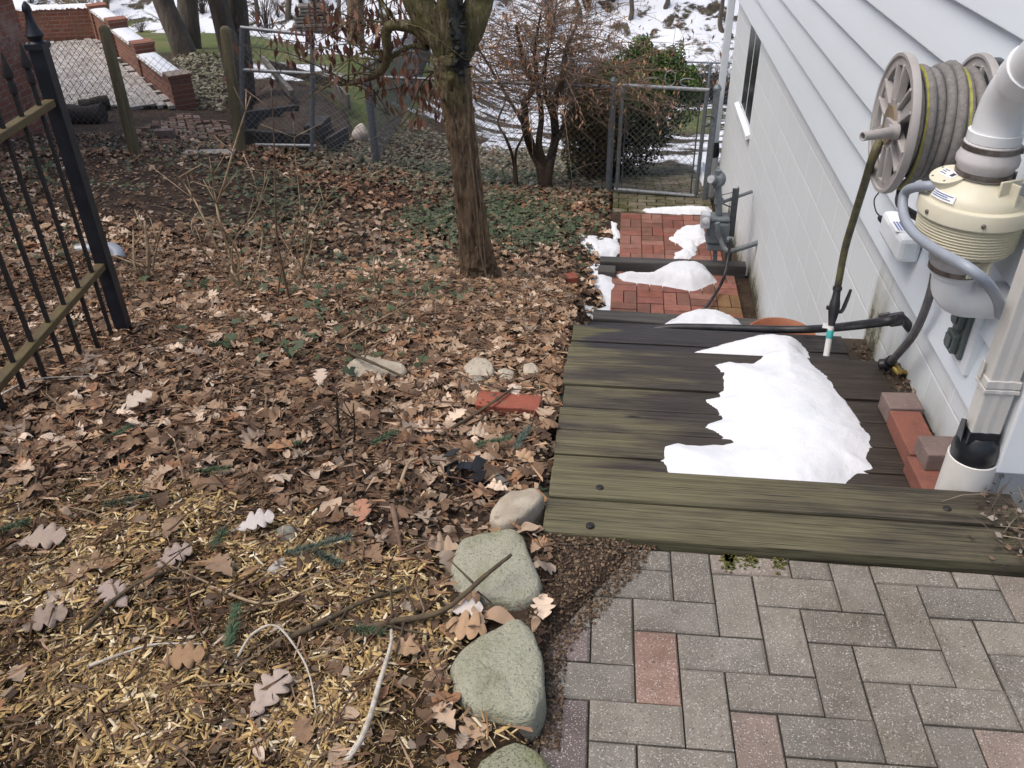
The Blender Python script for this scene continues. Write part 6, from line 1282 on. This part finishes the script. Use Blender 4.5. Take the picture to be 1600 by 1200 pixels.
tag(scatter('ground_cover', [ivy_t()], np.column_stack([cx_, cy_, ground(cx_, cy_) + .02 + rng.random(n) * .06]), rng.uniform(.05, .10, n), np.array([(.22, .21, .14), (.15, .15, .08), (.28, .26, .19), (.10, .10, .055)])[rng.integers(0, 4, n)], .5, 'foliage'), 'pale ground cover plants beside the brick garden wall', 'ground cover', kind='stuff')
# fine twigs
b = B()
for k in range(1500):
    while True:
        x, y = random.uniform(-4, -.1), random.uniform(.6, 6) if random.random() < .8 else random.uniform(6, 9)
        if bool(allowed(np.array(x), np.array(y))): break
    L = random.uniform(.05, .30); a = random.uniform(0, 6.28); z = float(ground(x, y)) + random.uniform(.012, .04); d = np.array([math.cos(a), math.sin(a), 0]); n_ = np.array([-d[1], d[0], 0]); p = np.array([x, y, z]); c = random.choice([(.10, .07, .048), (.16, .115, .08), (.24, .18, .12), (.07, .05, .04), (.13, .07, .05)])
    q2 = p + d * L; q2[2] = float(ground(q2[0], q2[1])) + random.uniform(.01, .05); b.tube([p, (p + q2) / 2 + n_ * L * random.gauss(0, .08) + (0, 0, random.uniform(0, .02)), q2], [.0028, .0024, .0014], 4, col=c, cap=False) if bool(allowed(q2[0], q2[1])) else None
tag(b.build('fine_twigs', 'chips', loc=(-2, 3, -.5)), 'thin broken twigs strewn over the leaf litter', 'twigs', kind='stuff')

# named sticks and branches
def stick(label, pth, r, m, lift=.02, sub_=6, z0=None, name='stick', grp='sticks on the leaf bed', sides=0):
    K = []
    for i, q in enumerate(pth):
        p = hit(*q[:2]); l = q[2] if len(q) > 2 else lift; K.append(p + (0, 0, l))
    rr = list(np.linspace(r, r * .45, len(K))); b = B(); K = [q + rng.normal(0, r * .5, 3) for q in K]; b.tube(K, rr, 9, smooth=sub_, jit=.32)
    P, _ = spline(np.array(K), np.ones(len(K)), 4)
    for k in range(sides):
        p = P[random.randint(2, len(P) - 2)]; a = random.uniform(0, 6.28); L = random.uniform(.05, .16); e = p + np.array([math.cos(a) * L, math.sin(a) * L, random.uniform(-.01, .04)]); b.tube([p, e], [r * .4, r * .2], 5)
    return tag(b.build(name, m, smooth=1), label, 'stick', grp)
stick('white peeled curved stick rising from the bottom edge left of the boulders', [(548, 1205, .03), (575, 1160, .05), (596, 1090, .06), (610, 1035, .06), (614, 1008, .05)], .0075, 'stick_white')
stick('thin pale reed arching over the mulch in the middle of the foreground', [(372, 1040, .02), (400, 1020, .06), (440, 1020, .09), (470, 1045, .08), (490, 1085, .05), (499, 1160, .02)], .0035, 'stick_white')
stick('pale straight stick lying on the chips at lower left', [(140, 1058, .03), (200, 1040, .04), (250, 1025, .04), (322, 1017, .03)], .0042, 'stick_white')
stick('long dark branch lying across the mulch up to the first boulder', [(540, 998, .03), (620, 990, .04), (700, 975, .05), (760, 950, .10), (800, 922, .12)], .009, 'stick_bark', sides=5)
stick('brown branch running from left to the middle above the reed', [(455, 1010, .03), (520, 985, .04), (580, 955, .04), (640, 932, .03)], .008, 'stick_bark', sides=4)
stick('thick broken twig end near the first boulder', [(612, 805, .03), (620, 840, .035), (628, 868, .03)], .009, 'twig_brown')
stick('forked branch in the leaves pointing at the half buried brick', [(690, 690, .03), (740, 665, .04), (790, 638, .06), (800, 632, .07)], .007, 'stick_bark', sides=4)
stick('bent branch lying over the long flat pale stone', [(548, 562, .04), (560, 588, .10), (590, 597, .09), (640, 606, .04)], .009, 'stick_bark', sides=3)
stick('long thin branch lying diagonally across the left mulch', [(140, 995, .03), (190, 950, .04), (240, 930, .05), (300, 900, .03)], .006, 'stick_bark', sides=3)
stick('brown twig crossing the dirt onto the dark pavers', [(860, 990, .015), (866, 1020, .015), (872, 1050, .012)], .0035, 'twig_dark')
stick('straight tan stick in the leaves above the yellow rock', [(625, 775, .03), (640, 745, .05), (656, 738, .05)], .006, 'twig_tan')
stick('long tan twig lying across the litter left of the boulders', [(330, 930, .03), (420, 960, .04), (500, 940, .05), (570, 900, .03)], .004, 'twig_tan', sides=3)
stick('reddish stick in the left foreground mulch', [(160, 1090, .02), (168, 1130, .03), (182, 1170, .03)], .004, 'twig_brown')
stick('bleached twig leaning across the leaves by the iron fence', [(0, 640, .05), (60, 615, .06), (150, 600, .04)], .004, 'stick_white')
stick('slender tan branch lying near the tree in the leaf litter', [(500, 560, .02), (560, 530, .05), (620, 500, .05), (660, 470, .04)], .005, 'twig_tan', sides=3)
stick('thin branch reaching up from the leaves toward the steel post', [(455, 330, .04), (520, 300, .25), (560, 285, .35), (610, 262, .45)], .005, 'twig_brown', sides=3)

# large oak leaves on top of the mulch
def oak(label, px, py, L, yaw, col, lift=.03, ti=0, grp='large oak leaves on the mulch'):
    k = 45; t = np.linspace(0, 1, k); w_ = .33 * np.sin(np.pi * t ** 1.15) ** .7 * (.17 + .83 * np.abs(np.sin(np.pi * 4 * t + .15)) ** .5) + .008; V = []
    for s in (-1, -.5, 0, .5, 1):
        sw = .24 * w_ * abs(s); V.append(np.stack([s * w_, t - .5 + sw, .07 * np.sin(t * 3.1) + .18 * (s * w_) ** 2 + .025 * np.sin(t * 11 + s * 3) * abs(s)], 1))
    V = np.concatenate(V) * L; V[:, 2] += .10 * V[:, 0] * math.sin(yaw) * 2.2 + .22 * V[:, 1] * math.cos(yaw); c, s_ = math.cos(yaw), math.sin(yaw); V = V @ np.array([[c, s_, 0], [-s_, c, 0], [0, 0, 1]]); p = hit(px, py); lift += .004; V = V + p + (0, 0, lift)
    b = B(); b.add(V, [(a * k + i, (a + 1) * k + i, (a + 1) * k + i + 1, a * k + i + 1) for a in range(4) for i in range(k - 1)], col); d = np.array([-s_, c, 0]); st0 = p + (0, 0, lift) - d * L * .5; b.tube([st0 + d * .01, st0 - d * L * .14 - (0, 0, .008)], .0014, 5, col=tuple(q * .8 for q in col))
    o = b.build('oak_leaf', 'litter', smooth=1); m_ = o.modifiers.new('thick', 'SOLIDIFY'); m_.thickness = .0008
    return tag(o, label, 'leaf', grp)
PK = (.40, .325, .28)
oak('pale pink deeply lobed oak leaf lying flat at the bottom beside the reed', 425, 1100, .115, R_(-25), PK, .03)
oak('large pale oak leaf at the left edge of the mulch', 72, 858, .125, R_(-75), (.36, .285, .235), .03)
oak('mauve tinged oak leaf on the chips right of the left-edge leaf', 275, 885, .10, R_(-50), (.32, .255, .225), .028)
oak('small white ribbed oak leaf between the two upper boulders', 732, 975, .072, R_(-80), (.55, .50, .46), .045)
oak('pale curled oak leaf with a dark stone beside it at left', 185, 945, .10, R_(60), (.33, .265, .235), .03)
oak('orange oak leaf among twigs left of the first boulder', 568, 815, .085, R_(15), (.38, .20, .13), .03)
oak('grey brown oak leaf in the lower left corner', 75, 985, .11, R_(-60), (.28, .22, .18), .03)
oak('pale oak leaf resting on the half buried red brick', 805, 632, .075, R_(30), (.55, .45, .38), .055)
oak('broad brown folded leaf under the pale straight stick', 290, 1045, .10, R_(-70), (.30, .19, .11), .03)
oak('whitish oak leaf among the leaves below the iron fence', 218, 648, .12, R_(-40), (.56, .47, .38), .05)
oak('pale tan oak leaf above the row of small stones', 504, 608, .09, R_(10), (.52, .42, .34), .05)
oak('light leaf lying in the chips near the pale grey stone chip', 405, 840, .10, R_(-60), (.50, .46, .44), .05)

# spruce sprigs
def sprig(label, px, py, L, yaw, col):
    p = hit(px, py) + (0, 0, .04); d = np.array([math.cos(yaw), math.sin(yaw), .12]); b = B(); t = thing('spruce_sprig', label, 'sprig', p, 'green spruce sprigs')
    b.tube([p - d * L / 2, p + d * L / 2], [.002, .0012], 5); b.build('stem', 'twig_brown', t)
    b = B()
    for k in range(int(L * 3200)):
        s = random.uniform(-.5, .5); o_ = p + d * L * s; v = unit(rng.normal(0, 1, 3)); v = unit(v - d * (v @ d) * .8 + d * .45); v[2] = abs(v[2]) * .7; l = random.uniform(.016, .026); n_ = unit(np.cross(v, rng.normal(0, 1, 3))) * .0013; q = random.uniform(.7, 1.3)
        b.add([o_ - n_, o_ + n_, o_ + v * l], [(0, 1, 2)], tuple(c * q for c in col))
    b.build('needles', 'foliage', t)
GS = (.10, .145, .085); GB = (.115, .155, .125)
sprig('bright spruce sprig in the mulch beside the thin reed', 368, 1000, .12, R_(100), (.09, .15, .085))
sprig('large blue green spruce sprig left of the first boulder', 500, 870, .17, R_(20), GB); sprig('spruce tip lying under the large blue green sprig', 515, 890, .10, R_(-30), GB)
sprig('spruce sprig among leaves near the lower left edge of the deck', 770, 705, .13, R_(15), GS); sprig('spruce sprig nearest the deck edge above the yellow rock', 815, 700, .11, R_(70), GB); sprig('small spruce sprig between the deck and the red stems', 600, 700, .09, R_(40), GS)
sprig('flat spruce sprig left of the red stems', 447, 710, .11, R_(5), GS); sprig('spruce sprig among tan leaves at the middle left', 185, 695, .11, R_(50), GS); sprig('spruce sprig on the edge of the yellow chips at left', 330, 752, .13, R_(10), GS)
sprig('faded spruce sprig lying below the left boards of chips', 200, 800, .12, R_(15), (.10, .12, .08)); sprig('small spruce tip on the chips by the long branch', 345, 860, .07, R_(80), GS); sprig('spruce sprig at the left edge of the mulch', 15, 845, .12, R_(30), GS)
sprig('dark spruce tip in the leaves below the iron fence', 342, 550, .09, R_(20), GS); sprig('spruce sprig partly under the long dark branch', 575, 1003, .08, R_(-10), GS)

# dead weeds heaped at the right end of the curb boards
b = B(); p0 = np.array([1.10, 1.80, .03])
for k in range(34):
    a = random.uniform(0, 6.28); p = p0 + np.array([random.gauss(0, .045), random.gauss(0, .07), random.uniform(0, .03)]); d = np.array([math.cos(a), math.sin(a), random.uniform(-.1, .7)]); L = random.uniform(.04, .13); b.tube([p, p + d * L * .5 + (0, 0, .01), p + d * L], [.0018, .0015, .0008], 4, col=random.choice([(.14, .11, .085), (.09, .07, .055), (.24, .2, .15)]))
for k in range(160):
    p = p0 + np.array([random.gauss(0, .055), random.gauss(0, .085), random.uniform(0, .02)]); u = unit(rng.normal(0, 1, 3) * (1, 1, .4)); v = unit(np.cross(u, rng.normal(0, 1, 3))); s = random.uniform(.005, .014); b.add([p - u * s, p - v * s * .6, p + u * s, p + v * s * .6], [(0, 1, 2, 3)], random.choice([(.13, .09, .07), (.08, .06, .05), (.28, .25, .22), (.18, .12, .08)]))
tag(b.build('dead_weeds', 'chips'), 'heap of dead weeds and leaf bits at the right end of the front timbers', 'dead plants', kind='stuff')
b = B()
for k in range(420):
    t_ = random.random(); y = 2.0 + t_ * 1.3; x = 1.075 + random.gauss(0, .022); z = (-.15 if y < 2.92 else -.3) + random.uniform(-.01, .012); p = np.array([min(x, 1.112), y, z]); u = unit(rng.normal(0, 1, 3) * (1, 1, .4)); v = unit(np.cross(u, rng.normal(0, 1, 3))); s = random.uniform(.004, .016)
    b.add([p - u * s, p - v * s * .6, p + u * s, p + v * s * .6], [(0, 1, 2, 3)], random.choice([(.10, .075, .055), (.06, .045, .035), (.24, .21, .17), (.15, .10, .07)]))
b.box(1.03, 1.121, 1.95, 2.92, -.4, -.162, (.05, .038, .028)); b.box(1.0, 1.121, 2.92, 3.36, -.6, -.312, (.05, .038, .028))
tag(b.build('gap_debris', 'chips'), 'dirt and leaf bits in the gap between deck and wall', 'soil', kind='stuff')
